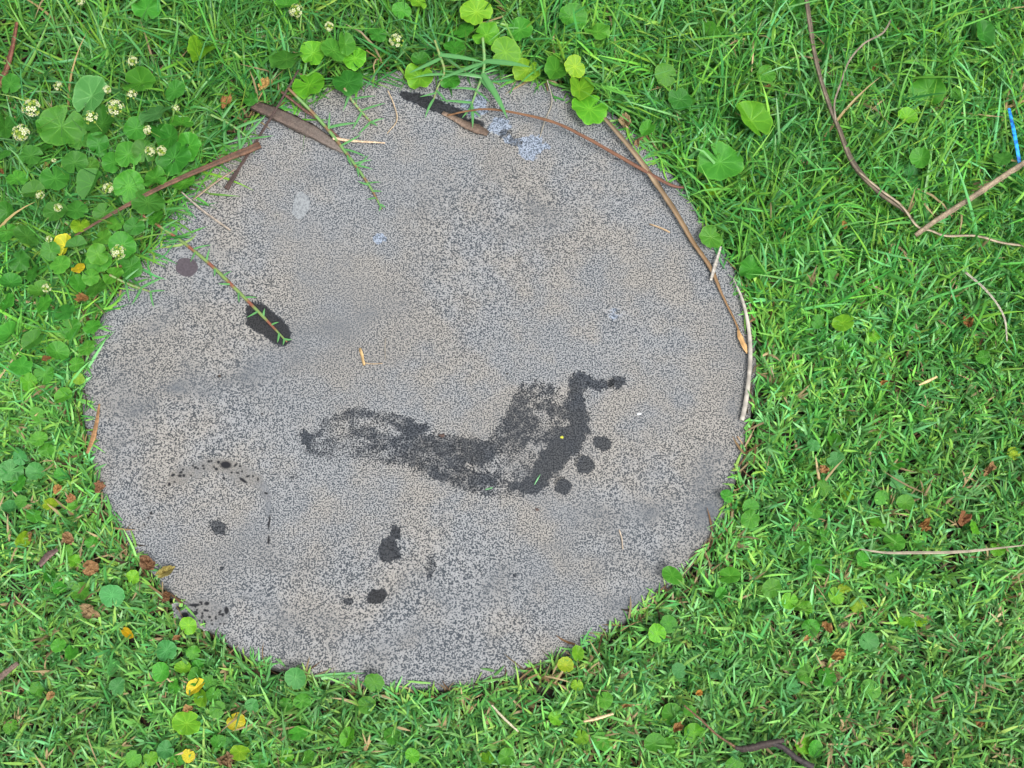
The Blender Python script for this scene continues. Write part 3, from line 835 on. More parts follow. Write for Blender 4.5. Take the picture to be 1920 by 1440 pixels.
# dead and curled leaves
DL = [(170, 1065, 15, (.38, .20, .09), 'ginger curled dead leaf standing in the lawn'), (168, 1146, 19, (.40, .26, .14), 'tan curled dead leaf below the ginger one'), (277, 1055, 17, (.30, .15, .08), 'brown dead leaf leaning on the stone edge'),
      (310, 1072, 18, (.42, .33, .10), 'half-yellow dead leaf on the stone edge'), (312, 1118, 10, (.20, .09, .04), 'small dark brown dead scrap between lawn and mortar patch'), (332, 1196, 9, (.35, .17, .07), 'narrow rusty dead scrap just below the pitted mortar patch'),
      (497, 158, 17, (.55, .32, .10), 'orange dead leaf above the weathered bark strip'), (424, 190, 15, (.42, .20, .07), 'rust-coloured dead leaf left of the bark strip'), (1172, 230, 17, (.52, .36, .20), 'pale dead leaf beside the tan straw stem'), (1200, 266, 13, (.34, .20, .11), 'small brown dead leaf below the pale dead leaf'),
      (1735, 985, 15, (.42, .20, .06), 'upright rusty dead leaf in the lawn above the long straw'), (1805, 975, 16, (.26, .10, .04), 'dark rusty dead leaf above the long straw'), (1572, 1228, 17, (.44, .22, .06), 'rusty folded dead leaf in the lower lawn'), (1855, 882, 17, (.40, .22, .10), 'flat burnt dead leaf with a black edge in the lawn'),
      (1550, 1177, 13, (.46, .24, .09), 'orange dead scrap above the rusty folded leaf'), (1512, 1198, 8, (.50, .26, .10), 'tiny orange scrap beside a small pennywort leaf'), (1582, 1172, 10, (.40, .30, .18), 'pale dead scrap above the rusty folded leaf'), (1310, 1300, 8, (.55, .25, .04), 'tiny orange dead leaf far below the stone edge'),
      (3, 805 - 480, 12, (.30, .12, .04), 'rusty dead leaf cut off by the photo edge'), (88, 940 // 3, 11, (.33, .28, .08), 'olive dead leaf among the flower heads'), (155, 560, 12, (.34, .16, .05), 'rusty dead leaf deep among the stone-side pennywort'), (88, 673, 10, (.32, .14, .05), 'small rusty dead leaf in the grass beside the stone'),
      (186, 912, 12, (.30, .13, .07), 'brown dead scrap at the stone edge beside the mortar ring'), (108, 918, 10, (.45, .22, .07), 'orange dead scrap in the grass below the bluish leaves'), (133, 935, 10, (.42, .20, .08), 'rusty dead scrap right of a lime leaf'), (57, 1008, 8, (.35, .18, .06), 'tiny brown scrap beside a lime folded leaf'),
      (127, 1010, 13, (.42, .24, .12), 'tan dead scrap above the ginger dead leaf'), (353, 1330, 10, (.45, .25, .10), 'small tan dead scrap above a big lower leaf'), (425, 1425, 15, (.24, .14, .07), 'dark brown dead leaf at the bottom of the photo'), (95, 1305, 9, (.42, .24, .10), 'small tan dead scrap low in the lawn'),
      (1640, 255 // 2, 11, (.42, .18, .05), 'orange dead leaf deep in the upper lawn'), (1437, 165, 10, (.45, .26, .10), 'tan dead scrap below a small upper leaf'), (1815, 605, 12, (.34, .14, .04), 'rusty dead leaf beside the curved pale stem'), (1658, 718, 9, (.45, .20, .05), 'tiny orange scrap in the mid lawn'), (1545, 880, 10, (.48, .24, .10), 'orange scrap beside the twin bluish leaves'),
      (1583, 422, 9, (.50, .28, .08), 'tiny orange scrap below the long dead stem'), (1838, 1355, 9, (.34, .16, .06), 'small brown scrap in the lowest lawn'), (1700, 1425, 13, (.40, .22, .10), 'brown dead leaf at the bottom of the lower lawn'), (1270, 1365, 10, (.36, .17, .06), 'rusty scrap beside a bright lower leaf'), (1175, 1325, 9, (.36, .17, .06), 'rusty scrap in the grass below the stone')]
for i, (x, y, r, c, lab) in enumerate(DL):
    P0 = at(x, y, 0)
    z = 0.007 if edge_dist(P0[0], P0[1]) < 0.01 else 0.010
    if (x, y) in ((497, 158), (424, 190)):
        z = 0.014
    P = at(x, y, z)
    o = obj('dead_leaf', DEADS[i % 6], loc=P)
    o.rotation_euler = (rng.uniform(-.3, .4), rng.uniform(-.3, .3), rng.uniform(0, 6.28))
    el = 0.62 if 'folded' in lab or 'burnt' in lab or 'narrow' in lab or 'upright' in lab else rng.uniform(.75, 1)
    o.scale = (r * MM * el, r * MM * 1.1, r * MM)
    o.color = (min(c[0] * 1.3, .8), c[1] * 1.5, c[2] * 1.5, 1)
    tag(o, lab, 'dead leaf', 'dead leaves in the grass')
    CLEAR.append((P[0], P[1], r * MM * 0.85, z, 0.9))

# ------------------------------------------------------------------ flower heads


def floret_mesh(seed, n=20):
    r = np.random.default_rng(seed)
    V, F, C = [], [], []

    def add(v, f, c):
        b = len(V)
        V.extend(v); C.extend([c] * len(v)); F.extend([tuple(b + i for i in q) for q in f])
    for i in range(n):
        el = math.acos(1 - 1.35 * (i + .5) / n)
        az = i * 2.39996 + r.uniform(-.25, .25)
        d = np.array([math.sin(el) * math.cos(az), math.sin(el) * math.sin(az), math.cos(el)])
        rad = r.uniform(.68, 1.0)
        s = np.cross(d, [0, 0, 1.]) if abs(d[2]) < .98 else np.array([1., 0, 0])
        s /= np.linalg.norm(s); t = np.cross(d, s)
        p = d * rad
        add([tuple(s * .035), tuple(-s * .035), tuple(p - s * .03), tuple(p + s * .03)], [(0, 1, 2, 3)], (.24, .38, .06))
        green = r.random() < .42
        cc = (.30, .40, .07) if green else (.62, .64, .42)
        a0 = r.uniform(0, 6)
        R = .22 if green else .33
        for k in range(5):
            a = a0 + k * 1.2566
            u, w = s * math.cos(a) + t * math.sin(a), -s * math.sin(a) + t * math.cos(a)
            q = [p + u * .04, p + u * R * .65 + w * R * .36 + d * .05, p + u * R + d * (.02 if not green else .12), p + u * R * .65 - w * R * .36 + d * .05]
            add([tuple(x) for x in q], [(0, 1, 2, 3)], cc)
        q = [p + d * .12] + [p + (s * math.cos(a) + t * math.sin(a)) * .075 + d * .02 for a in np.arange(5) * 1.2566]
        add([tuple(x) for x in q], [(0, 1 + k, 1 + (k + 1) % 5) for k in range(5)], (.50, .56, .08))
    return mesh('florets', np.array(V), F, col=np.array(C), smooth=False)


FLO = [floret_mesh(i, 18 + 3 * i) for i in range(3)]
for me_ in FLO:
    me_.materials.append(M_FLORET)
FSTALK = stalk_mesh([(0, 0, 0), (.15, .1, -1.8), (.5, .4, -3.6)], 0.22)
FSTALK.materials.append(M_STEM)
FL = [(110, 163, 12, 'small white flower head standing alone above the leaf patch'), (60, 203, 22, 'largest white flower head in the leaf patch'), (40, 250, 20, 'outermost ragged white flower head near the photo edge'), (171, 221, 16, 'round white flower head in front of a bluish leaf'),
      (216, 203, 20, 'ragged white flower head among five others, widest of its knot'), (201, 168, 10, 'small half-open flower head above the widest one'), (247, 178, 13, 'round white flower head right of the widest one'), (248, 115, 13, 'elongated white flower head above the leaf patch'), (277, 244, 11, 'small white flower head below the cleft bluish leaf'),
      (329, 203, 9, 'tiny yellowish flower bud above the stone corner'), (281, 283, 12, 'white flower head paired with another near the stone'), (303, 283, 12, 'second white flower head of the pair near the stone'), (203, 352, 13, 'white flower head left of the round leaf by the twig'), (75, 365, 10, 'sparse white flower head left of dark leaves'),
      (109, 390, 10, 'small round flower head above the yellow leaves'), (92, 448, 8, 'tiny green flower bud left of the yellow leaf'), (222, 472, 16, 'yellowish flower head at the thin end of the twig'), (101, 301, 6, 'tiny green bud above a dark leaf'), (88, 540, 11, 'low white flower head beside the stone-side leaves'),
      (555, 20, 16, 'white flower head at the top of the photo'), (617, 50, 12, 'white flower head just right of the topmost one'), (743, 77, 17, 'lone yellow-white flower head above the stone'), (151, 3, 10, 'flower head cut by the photo edge')]
for i, (x, y, r, lab) in enumerate(FL):
    z = rng.uniform(0.034, 0.046)
    P = at(x, y, z)
    o = obj('pennywort_flower', None, loc=P)
    o.rotation_euler = (rng.uniform(0, .5), rng.uniform(-.3, .3), rng.uniform(0, 6))
    s = r * MM * .86
    o.scale = (s, s, s)
    tag(o, lab, 'flower', 'pennywort flower heads')
    fl = obj('florets', FLO[i % 3], parent=o)
    fl['kind'] = 'stuff'
    sk = obj('flower_stalk', FSTALK, parent=o)
    sk.scale = (.7 / max(r / 12, 1), .7 / max(r / 12, 1), 0.011 / s / 1.0)
    CLEAR.append((P[0], P[1], r * MM * 1.0, 0.02, 0.97))


# ------------------------------------------------------------------ twigs, straws and scraps
def stick(name, label, cat, pts, wid, col, mat=None, flat=0.8, rough=0.15, flute=0.22, z=None, n=44, k=10, seed=0, col2=None, clear=0.95, parent=None, group=None):
    """pts: (px, py, z) ; wid in photo pixels"""
    W3 = np.array([at(x, y, zz) for x, y, zz in pts])
    v_, f_, t_, a_ = sweep(W3, np.array(wid) * MM * .87, flat, n, k, rough, seed, flute)
    r = np.random.default_rng(seed)
    c = np.array(col)[None] * (1 + 0.5 * r.uniform(-1, 1, k))[a_][:, None] * (1 + 0.28 * r.uniform(-1, 1, n))[(t_ * (n - 1)).round().astype(int)][:, None]
    if col2 is not None:
        c = c * (1 - t_[:, None]) + np.array(col2)[None] * t_[:, None] * (1 + 0.3 * r.uniform(-1, 1, k))[a_][:, None]
    o = obj(name, mesh(name, v_, f_, col=np.clip(c, 0, 1)), mat or M_WOOD, parent)
    if parent is None:
        recenter(o)
        tag(o, label, cat, group)
    if clear:
        S = spline(W3, 40)
        ww = np.interp(np.linspace(0, 1, 40), np.linspace(0, 1, len(wid)), wid) * MM
        for p_, w_ in zip(S, ww):
            CLEAR.append((p_[0], p_[1], w_ * .5 + 0.0015, p_[2], clear))
    return o


stick('brown_twig', 'long reddish brown twig lying from the grass onto the stone', 'twig', [(140, 442, .022), (215, 398, .024), (300, 352, .020), (400, 308, .012), (487, 272, .006)], [4, 9, 12, 15, 20], (.125, .066, .040), flat=.75, seed=1, k=10)
tw = stick('dark_twig', 'thin dark twig crossing under the reddish brown twig', 'twig', [(560, 130, .020), (520, 200, .012), (482, 262, .006), (450, 312, .004), (424, 354, .003)], [4, 6, 6, 7, 13], (.07, .042, .036), flat=.7, seed=2)
stick('bark_strip', 'broad weathered grey-brown bark strip at the stone edge', 'bark', [(474, 196, .008), (520, 215, .007), (580, 244, .004), (620, 268, .0035), (645, 285, .003)], [26, 36, 35, 26, 10], (.085, .055, .043), flat=.16, rough=.10, flute=.3, seed=3, k=14, n=36, col2=(.20, .17, .15))
stick('bark_sliver', 'thin dark brown sliver resting along the bark strip', 'bark', [(528, 172, .012), (570, 205, .009), (595, 222, .007), (650, 270, .005)], [6, 7, 7, 3], (.12, .06, .045), seed=4, flat=.6)
stick('wood_splinter', 'short brown wood splinter on the black damp streak', 'splinter', [(830, 211, .003), (850, 220, .004), (872, 232, .004), (893, 240, .004), (915, 250, .003)], [9, 13, 18, 24, 14], (.24, .175, .13), flat=.4, seed=5, k=10, col2=(.11, .075, .055))
stick('arching_stalk', 'thin orange-brown stem arching across the top of the stone', 'dry stem', [(838, 217, .004), (880, 208, .010), (930, 206, .015), (1030, 227, .017), (1100, 259, .015), (1200, 316, .010), (1255, 346, .008), (1282, 352, .006)], [3.5, 4, 5, 6, 7, 8, 7, 5], (.235, .125, .058), mat=M_STRAW, flat=.8, seed=6, col2=(.13, .058, .042), n=40)
stick('straw_stalk', 'tan straw stem lying along the stone edge', 'dry stem', [(1128, 215, .010), (1190, 288, .010), (1240, 358, .008), (1275, 412, .006), (1300, 455, .005), (1332, 502, .004), (1355, 555, .003), (1378, 602, .003), (1386, 622, .003)], [9, 11, 11, 11, 10, 9, 5, 4, 4], (.215, .165, .108), mat=M_STRAW, flat=.6, seed=7, n=44, col2=(.24, .14, .065))
stick('dry_leaf_tip', 'small tan dry leaf tip at the end of the straw stem', 'dry leaf', [(1384, 618, .0035), (1388, 632, .004), (1396, 650, .004), (1401, 663, .003)], [4, 12, 11, 2], (.46, .28, .12), mat=M_STRAW, flat=.12, seed=8, n=12)
stick('pale_strip', 'whitish flat dry strip lying along the stone rim', 'dry strip', [(1374, 520, .006), (1392, 562, .006), (1403, 610, .005), (1407, 660, .005), (1404, 710, .005), (1398, 755, .004), (1391, 788, .004)], [2, 6, 8, 9, 9, 10, 10], (.34, .32, .285), mat=M_STRAW, flat=.25, seed=9, flute=.05, rough=.04)
stick('pale_strip', 'short pale strip tucked beside the tan straw stem', 'dry strip', [(1352, 462, .008), (1342, 495, .006), (1333, 526, .004)], [4, 8, 6], (.44, .42, .38), mat=M_STRAW, flat=.3, seed=10)
stick('dead_stalk', 'long dead grey-brown stem curving down through the upper lawn', 'dry stem', [(1508, -30, .034), (1518, 45, .033), (1531, 120, .032), (1552, 190, .030), (1572, 240, .028), (1600, 308, .027), (1650, 362, .024), (1692, 392, .021), (1712, 412, .018)], [10, 11, 9, 9, 10, 13, 12, 9, 4], (.20, .163, .118), seed=11, flat=.8, n=50, k=10)
stick('wiry_stalk', 'thin wiry grey stem branching beside the long dead stem', 'dry stem', [(1672, 35, .034), (1655, 62, .033), (1620, 82, .033), (1592, 115, .032), (1577, 155, .031), (1565, 192, .030), (1567, 225, .030)], [4, 4, 4, 4, 4, 4, 4], (.33, .28, .22), mat=M_STRAW, seed=12, n=36)
stick('wiry_stalk', 'thin wavy pale stem from dead stem to the photo edge', 'dry stem', [(1610, 322, .029), (1650, 355, .027), (1690, 385, .024), (1720, 424, .022), (1745, 432, .021), (1775, 442, .020), (1830, 442, .020), (1880, 455, .019), (1935, 462, .018)], [4, 5, 5, 5, 5, 5, 5, 5, 5], (.30, .25, .18), mat=M_STRAW, seed=13, n=50)
stick('tan_stick', 'straight tan stick with split end lying on the lawn', 'twig', [(1716, 441, .022), (1760, 410, .024), (1840, 358, .026), (1900, 318, .028), (1950, 286, .029)], [9, 11, 12, 11, 11], (.26, .205, .14), seed=14, flat=.7, k=10, flute=.3, n=40)
stick('plastic_strip', 'bright blue plastic strip stuck in the lawn', 'plastic strip', [(1892, 203, .026), (1900, 240, .026), (1906, 272, .025), (1912, 306, .022)], [7, 9, 9, 9], (.02, .3, .75), mat=M_BLUEPL, seed=15, flat=.3, rough=.03, flute=.1)
stick('long_straw', 'long pale straw lying level across the lower lawn', 'straw', [(1610, 1029, .020), (1660, 1036, .021), (1720, 1036, .022), (1790, 1035, .022), (1850, 1030, .021), (1930, 1021, .021)], [2, 5, 6.5, 6.5, 5, 2], (.38, .335, .25), mat=M_STRAW, seed=16, flat=.5, n=36)
ft = obj('forked_twig', None, loc=(*at(1440, 1400, 0)[:2], 0.0))
tag(ft, 'black forked twig with a thin tail lying at the bottom of the lawn', 'twig')
for nm, p_, w_, c_ in (('branch', [(1378, 1402, .017), (1400, 1403, .018), (1440, 1394, .019), (1470, 1388, .019)], [8, 13, 14, 9], (.055, .040, .036)),
                       ('branch', [(1448, 1393, .019), (1470, 1402, .019), (1492, 1420, .018), (1525, 1438, .017)], [10, 10, 11, 12], (.05, .04, .042)),
                       ('thin_tail', [(1282, 1322, .018), (1315, 1350, .018), (1345, 1378, .018), (1385, 1404, .017)], [3, 4, 4, 5], (.20, .11, .06))):
    o = stick(nm, '', '', p_, w_, c_, seed=17, parent=ft, rough=.2)
    o.location = (-ft.location.x, -ft.location.y, 0)
stick('curved_stalk', 'thin curved pale stem hooping out of the lawn', 'dry stem', [(1810, 511, .022), (1842, 538, .028), (1868, 568, .030), (1884, 600, .028), (1888, 640, .020)], [5, 5, 4, 4, 3], (.45, .42, .34), mat=M_STRAW, seed=18)
stick('wood_chip', 'purplish brown wood chip lying in the grass beside the stone', 'wood chip', [(74, 1060, .014), (90, 1042, .016), (108, 1030, .014)], [11, 15, 8], (.15, .095, .085), seed=19, flat=.4)
stick('wood_stub', 'grey stub of wood entering from the photo edge', 'twig', [(-20, 1290, .018), (5, 1266, .018), (34, 1243, .018)], [13, 14, 10], (.20, .14, .11), seed=20, flat=.7)
stick('reddish_twig', 'reddish twig half hidden in long grass near the flower heads', 'twig', [(-5, 165, .012), (12, 130, .016), (24, 85, .018), (32, 40, .016)], [12, 12, 9, 7], (.20, .08, .05), seed=21, clear=.7)
stick('pale_straw', 'thin double pale straw pointing onto the stone below the twig', 'straw', [(340, 360, .012), (380, 395, .006), (432, 432, .002)], [3, 5, 4], (.38, .33, .28), mat=M_STRAW, seed=22)
stick('pale_straw', 'faint straw crossing toward the lower end of the dark twig', 'straw', [(362, 374, .005), (400, 345, .003), (440, 318, .003)], [4, 4, 3], (.34, .26, .19), mat=M_STRAW, seed=23)
stick('cream_straw', 'cream straw lying level at the leafy runner on the stone', 'straw', [(624, 259, .006), (660, 264, .005), (722, 268, .003)], [8, 6, 3], (.62, .47, .32), mat=M_STRAW, seed=24, flat=.5)
stick('dry_thread', 'pale bent thread hanging down to the blue lichen', 'dry thread', [(1026, 150, .010), (1035, 190, .003), (1022, 225, .002), (1012, 258, .002)], [3, 3, 3, 2.4], (.50, .47, .40), mat=M_STRAW, seed=25)
stick('dry_thread', 'bent tan thread left of the black damp streak', 'dry thread', [(727, 170, .010), (738, 195, .005), (744, 225, .003), (726, 250, .002)], [3, 3, 3, 2], (.42, .33, .22), mat=M_STRAW, seed=26)
stick('straw_bit', 'short golden straw bit lying alone on the middle of the stone', 'straw', [(675, 653, .0015), (679, 668, .0015), (683, 685, .0012)], [5, 6, 4], (.55, .38, .18), mat=M_STRAW, seed=27, n=8)
stick('straw_bit', 'fine tan straw meeting the golden straw bit at its foot', 'straw', [(683, 680, .0012), (698, 682, .001), (717, 681, .001)], [2.6, 2.6, 2], (.32, .25, .17), mat=M_STRAW, seed=28, n=8)
stick('straw_bit', 'fine pale straw standing right of the golden straw bit', 'straw', [(723, 634, .001), (722, 655, .001), (723, 674, .001)], [2.4, 2.4, 2.2], (.29, .27, .235), mat=M_STRAW, seed=29, n=8)
stick('straw_bit', 'thin tan straw on the stone near the straw stem', 'straw', [(1218, 420, .002), (1240, 428, .0015), (1256, 436, .001)], [3, 4, 3], (.46, .33, .2), mat=M_STRAW, seed=30, n=8)
stick('straw_bit', 'fine straw lying low on the stone near its rim', 'straw', [(1161, 993, .001), (1166, 1010, .001), (1168, 1030, .001)], [2.4, 2.8, 2.4], (.50, .42, .33), mat=M_STRAW, seed=31, n=8)
stick('brown_straw', 'brown dead blade lying along the stone edge above the ring', 'dead blade', [(186, 757, .003), (181, 790, .004), (174, 820, .005), (163, 850, .006)], [3, 8, 10, 6], (.30, .17, .08), mat=M_STRAW, seed=32, flat=.2)
stick('tan_straw', 'forked tan straw in the grass below the stone', 'straw', [(1094, 1353, .014), (1120, 1347, .015), (1150, 1338, .014)], [4, 7, 5], (.56, .44, .26), mat=M_STRAW, seed=33)
stick('tan_straw', 'pale straw slanting down in the grass below the wet drop', 'straw', [(922, 1322, .014), (945, 1347, .015), (972, 1372, .014)], [3, 5, 3], (.50, .47, .33), mat=M_STRAW, seed=34)
stick('tan_straw', 'yellowed straw near the curved pale stem', 'straw', [(1723, 722, .014), (1740, 714, .015), (1757, 706, .013)], [4, 8, 5], (.50, .40, .20), mat=M_STRAW, seed=35, flat=.4)
stick('green_bit', 'tiny green grass clipping on the ball of the footprint', 'clipping', [(1002, 909, .001), (1007, 900, .0015), (1013, 890, .001)], [2, 3.4, 2], (.14, .34, .16), mat=M_STEM, seed=36, n=6)
stick('green_bit', 'tiny green grass clipping on the lower rim of the footprint', 'clipping', [(910, 918, .001), (917, 916, .0015), (924, 914, .001)], [2, 4, 2], (.14, .34, .16), mat=M_STEM, seed=37, n=6)
for x, y, r, c, nm, lab, cat in [(1198, 776, 4.5, (.75, .80, .85), 'white_fleck', 'tiny white fleck on the stone right of the ball print', 'fleck'), (1054, 820, 4, (.55, .58, .06), 'petal', 'tiny yellow petal on the ball of the footprint', 'petal'),
                                 (829, 817, 8, (.10, .065, .055), 'soil_crumb', 'brown soil crumb on the upper edge of the footprint', 'crumb'), (1008, 955, 5, (.08, .055, .05), 'soil_crumb', 'small brown soil crumb below the ball print', 'crumb'),
                                 (412, 705, 4, (.05, .04, .035), 'soil_crumb', 'tiny dark crumb on the stone left of the footprint', 'crumb'), (951, 701, 2.5, (.02, .02, .02), 'soil_crumb', 'tiny black crumb on the bare middle of the stone', 'crumb'), (491, 776, 3, (.03, .03, .035), 'soil_crumb', 'tiny black crumb left of the heel print', 'crumb')]:
    q = np.random.default_rng(int(x)).normal(size=(14, 3))
    q /= np.linalg.norm(q, axis=1)[:, None]
    import bmesh
    bm = bmesh.new()
    for p_ in q * np.array([1, .75, .4]):
        bm.verts.new(p_)
    bmesh.ops.convex_hull(bm, input=bm.verts)
    me_ = bpy.data.meshes.new(nm); bm.to_mesh(me_); bm.free()
    a = me_.attributes.new('Col', 'FLOAT_COLOR', 'POINT')
    a.data.foreach_set('color', np.tile([*c, 1], (len(me_.vertices), 1)).astype(np.float32).ravel())
    me_.materials.append(M_STRAW)
    P = at(x, y, 0); P[2] = h_stone(P[0], P[1]) + r * MM * .35
    o = obj(nm, me_, loc=P)
    o.scale = (r * MM,) * 3
    tag(o, lab, cat)


# ------------------------------------------------------------------ grass
def blades(B, az, p0, bend, ln, wd, col, K=4, fold=0.25, roll=None, swirl=None, stem=False, tri=3):
    """vectorised grass blades: base, azimuth, lean at base, added lean, length, width, colour"""
    N = len(B)
    t = np.linspace(0, 1, K + 1)
    pit = p0[:, None] + bend[:, None] * t[None]
    a = az[:, None] + (swirl[:, None] * t[None] if swirl is not None else 0)
    d = np.stack([np.sin(pit) * np.cos(a), np.sin(pit) * np.sin(a), np.cos(pit)], -1)
    step = ln[:, None, None] / K * (d[:, :-1] + d[:, 1:]) / 2
    C = np.concatenate([B[:, None], B[:, None] + np.cumsum(step, 1)], 1)
    s = np.stack([-np.sin(a), np.cos(a), np.zeros_like(a)], -1)
    nrm = np.cross(s, d)
    rl = roll if roll is not None else np.zeros(N)
    s2 = s * np.cos(rl)[:, None, None] + nrm * np.sin(rl)[:, None, None]
    n2 = -s * np.sin(rl)[:, None, None] + nrm * np.cos(rl)[:, None, None]
    prof = np.interp(t, [0, .12, .45, .75, 1], [.75, 1, .95, .62, .05]) if not stem else np.interp(t, [0, 1], [1, .7])
    w = wd[:, None] * prof[None] / 2
    return C, s2, n2, w


def lay(C):
    """keep points above soil and stone"""
    x, y = C[..., 0], C[..., 1]
    e = edge_dist(x, y)
    fl = np.where(e < 0.001, h_stone(x, y) + 0.0012, soil_z(x, y) + 0.0008)
    C[..., 2] = np.maximum(C[..., 2], fl)
    return C, e


GR = 0.002
GX0, GY0, GW, GH = -0.6, -0.55, 600, 560
clearz = np.full((GW, GH), 9.0); cstr = np.zeros((GW, GH))
gx_, gy_ = np.meshgrid(GX0 + (np.arange(GW) + .5) * GR, GY0 + (np.arange(GH) + .5) * GR, indexing='ij')
for x, y, r, z, s in CLEAR:
    i0, i1 = int((x - r - GX0) / GR) - 1, int((x + r - GX0) / GR) + 2
    j0, j1 = int((y - r - GY0) / GR) - 1, int((y + r - GY0) / GR) + 2
    i0, j0 = max(i0, 0), max(j0, 0)
    sub = np.hypot(gx_[i0:i1, j0:j1] - x, gy_[i0:i1, j0:j1] - y) < max(r, GR)
    clearz[i0:i1, j0:j1][sub] = np.minimum(clearz[i0:i1, j0:j1][sub], z)
    cstr[i0:i1, j0:j1][sub] = np.maximum(cstr[i0:i1, j0:j1][sub], s)


def covers(C, rnd):
    i = ((C[..., 0] - GX0) / GR).astype(int); j = ((C[..., 1] - GY0) / GR).astype(int)
    ok = (i >= 0) & (i < GW) & (j >= 0) & (j < GH)
    i, j = np.clip(i, 0, GW - 1), np.clip(j, 0, GH - 1)
    hit = ok & (C[..., 2] > clearz[i, j] - 0.001)
    return (hit & (rnd[:, None] < cstr[i, j])).any(1)


def over_limit(x, y):
    """how far blades may reach over the stone, by the side it lies on (mown edges are short)"""
    a = np.degrees(np.arctan2(y - SCN[1], x - SCN[0])) % 360
    return np.interp(a, [0, 40, 62, 90, 125, 150, 175, 200, 230, 270, 320, 360], [.009, .013, .020, .029, .044, .033, .013, .008, .008, .009, .009, .008])


def build_grass(name, label, parts, mat):
    V, F, Cc, b = [], [], [], 0
    for C, s2, n2, w, col, fold, tri in parts:
        N, K1, _ = C.shape
        L, Rr = C + s2 * w[..., None], C - s2 * w[..., None]
        if tri == 3:
            M_ = C - n2 * (w * fold)[..., None]
            P = np.stack([L, M_, Rr], 2)
        else:
            P = np.stack([L, Rr], 2)
        k = P.shape[2]
        V.append(P.reshape(-1, 3))
        cc = np.repeat(col[:, None, :], K1 * k, 1).reshape(N, K1, k, 3)
        if tri == 3:
            cc = cc * np.array([1.0, 1.14, 1.0])[None, None, :, None]
        Cc.append(cc.reshape(-1, 3))
        i = np.arange(N)[:, None, None] * (K1 * k) + np.arange(K1 - 1)[None, :, None] * k + np.arange(k - 1)[None, None, :] + b
        F.append(np.stack([i, i + 1, i + 1 + k, i + k], -1).reshape(-1, 4))
        b += N * K1 * k
    o = obj(name, mesh(name, np.concatenate(V), np.concatenate(F), col=np.clip(np.concatenate(Cc), 0, 1)), mat)
    o['kind'] = 'stuff'
    o['label'] = label
    return o


def grass_cols(n, x, y, longk):
    """blade colours: green to yellow-green, a few bluish"""
    base = np.array([(.128, .390, .062), (.088, .320, .078), (.170, .455, .056), (.054, .240, .046), (.145, .430, .145), (.235, .480, .085)])
    low = np.clip((.10 - y) / .3, 0, 1)
    pr = np.array([.31, .22, .14, .18, .12, .03])
    c = base[rng.choice(6, n, p=pr)]
    c = c * (1 - .22 * low[:, None]) + .22 * low[:, None] * c.mean(1, keepdims=True) * np.array([1.05, 1.5, .8])
    drift = noise2(x, y, 0.10, 21)
    c = c * (1 - .20 * np.clip((y - .05) / .2, 0, 1))[:, None] * np.where((x < 0) & (y > .08), .80, 1)[:, None]
    c = c * (0.80 + 0.4 * drift)[:, None] * rng.uniform(.78, 1.22, n)[:, None]
    c[:, 0] *= rng.uniform(.75, 1.3, n)
    dry = rng.random(n) < 0.018 + 0.03 * low
    c[dry] = np.array([.40, .31, .17]) * rng.uniform(.5, 1.15, dry.sum())[:, None]
    return c


def length_scale(x, y):
    """long growth towards the upper side, mown short below"""
    g = 0.74 + 1.0 * np.clip((y - 0.02) / 0.25, 0, 1.3) + 0.22 * np.clip((-x - .1) / .3, 0, 1) * (y > -0.05)
    return g * (0.85 + 0.35 * noise2(x, y, 0.07, 31))


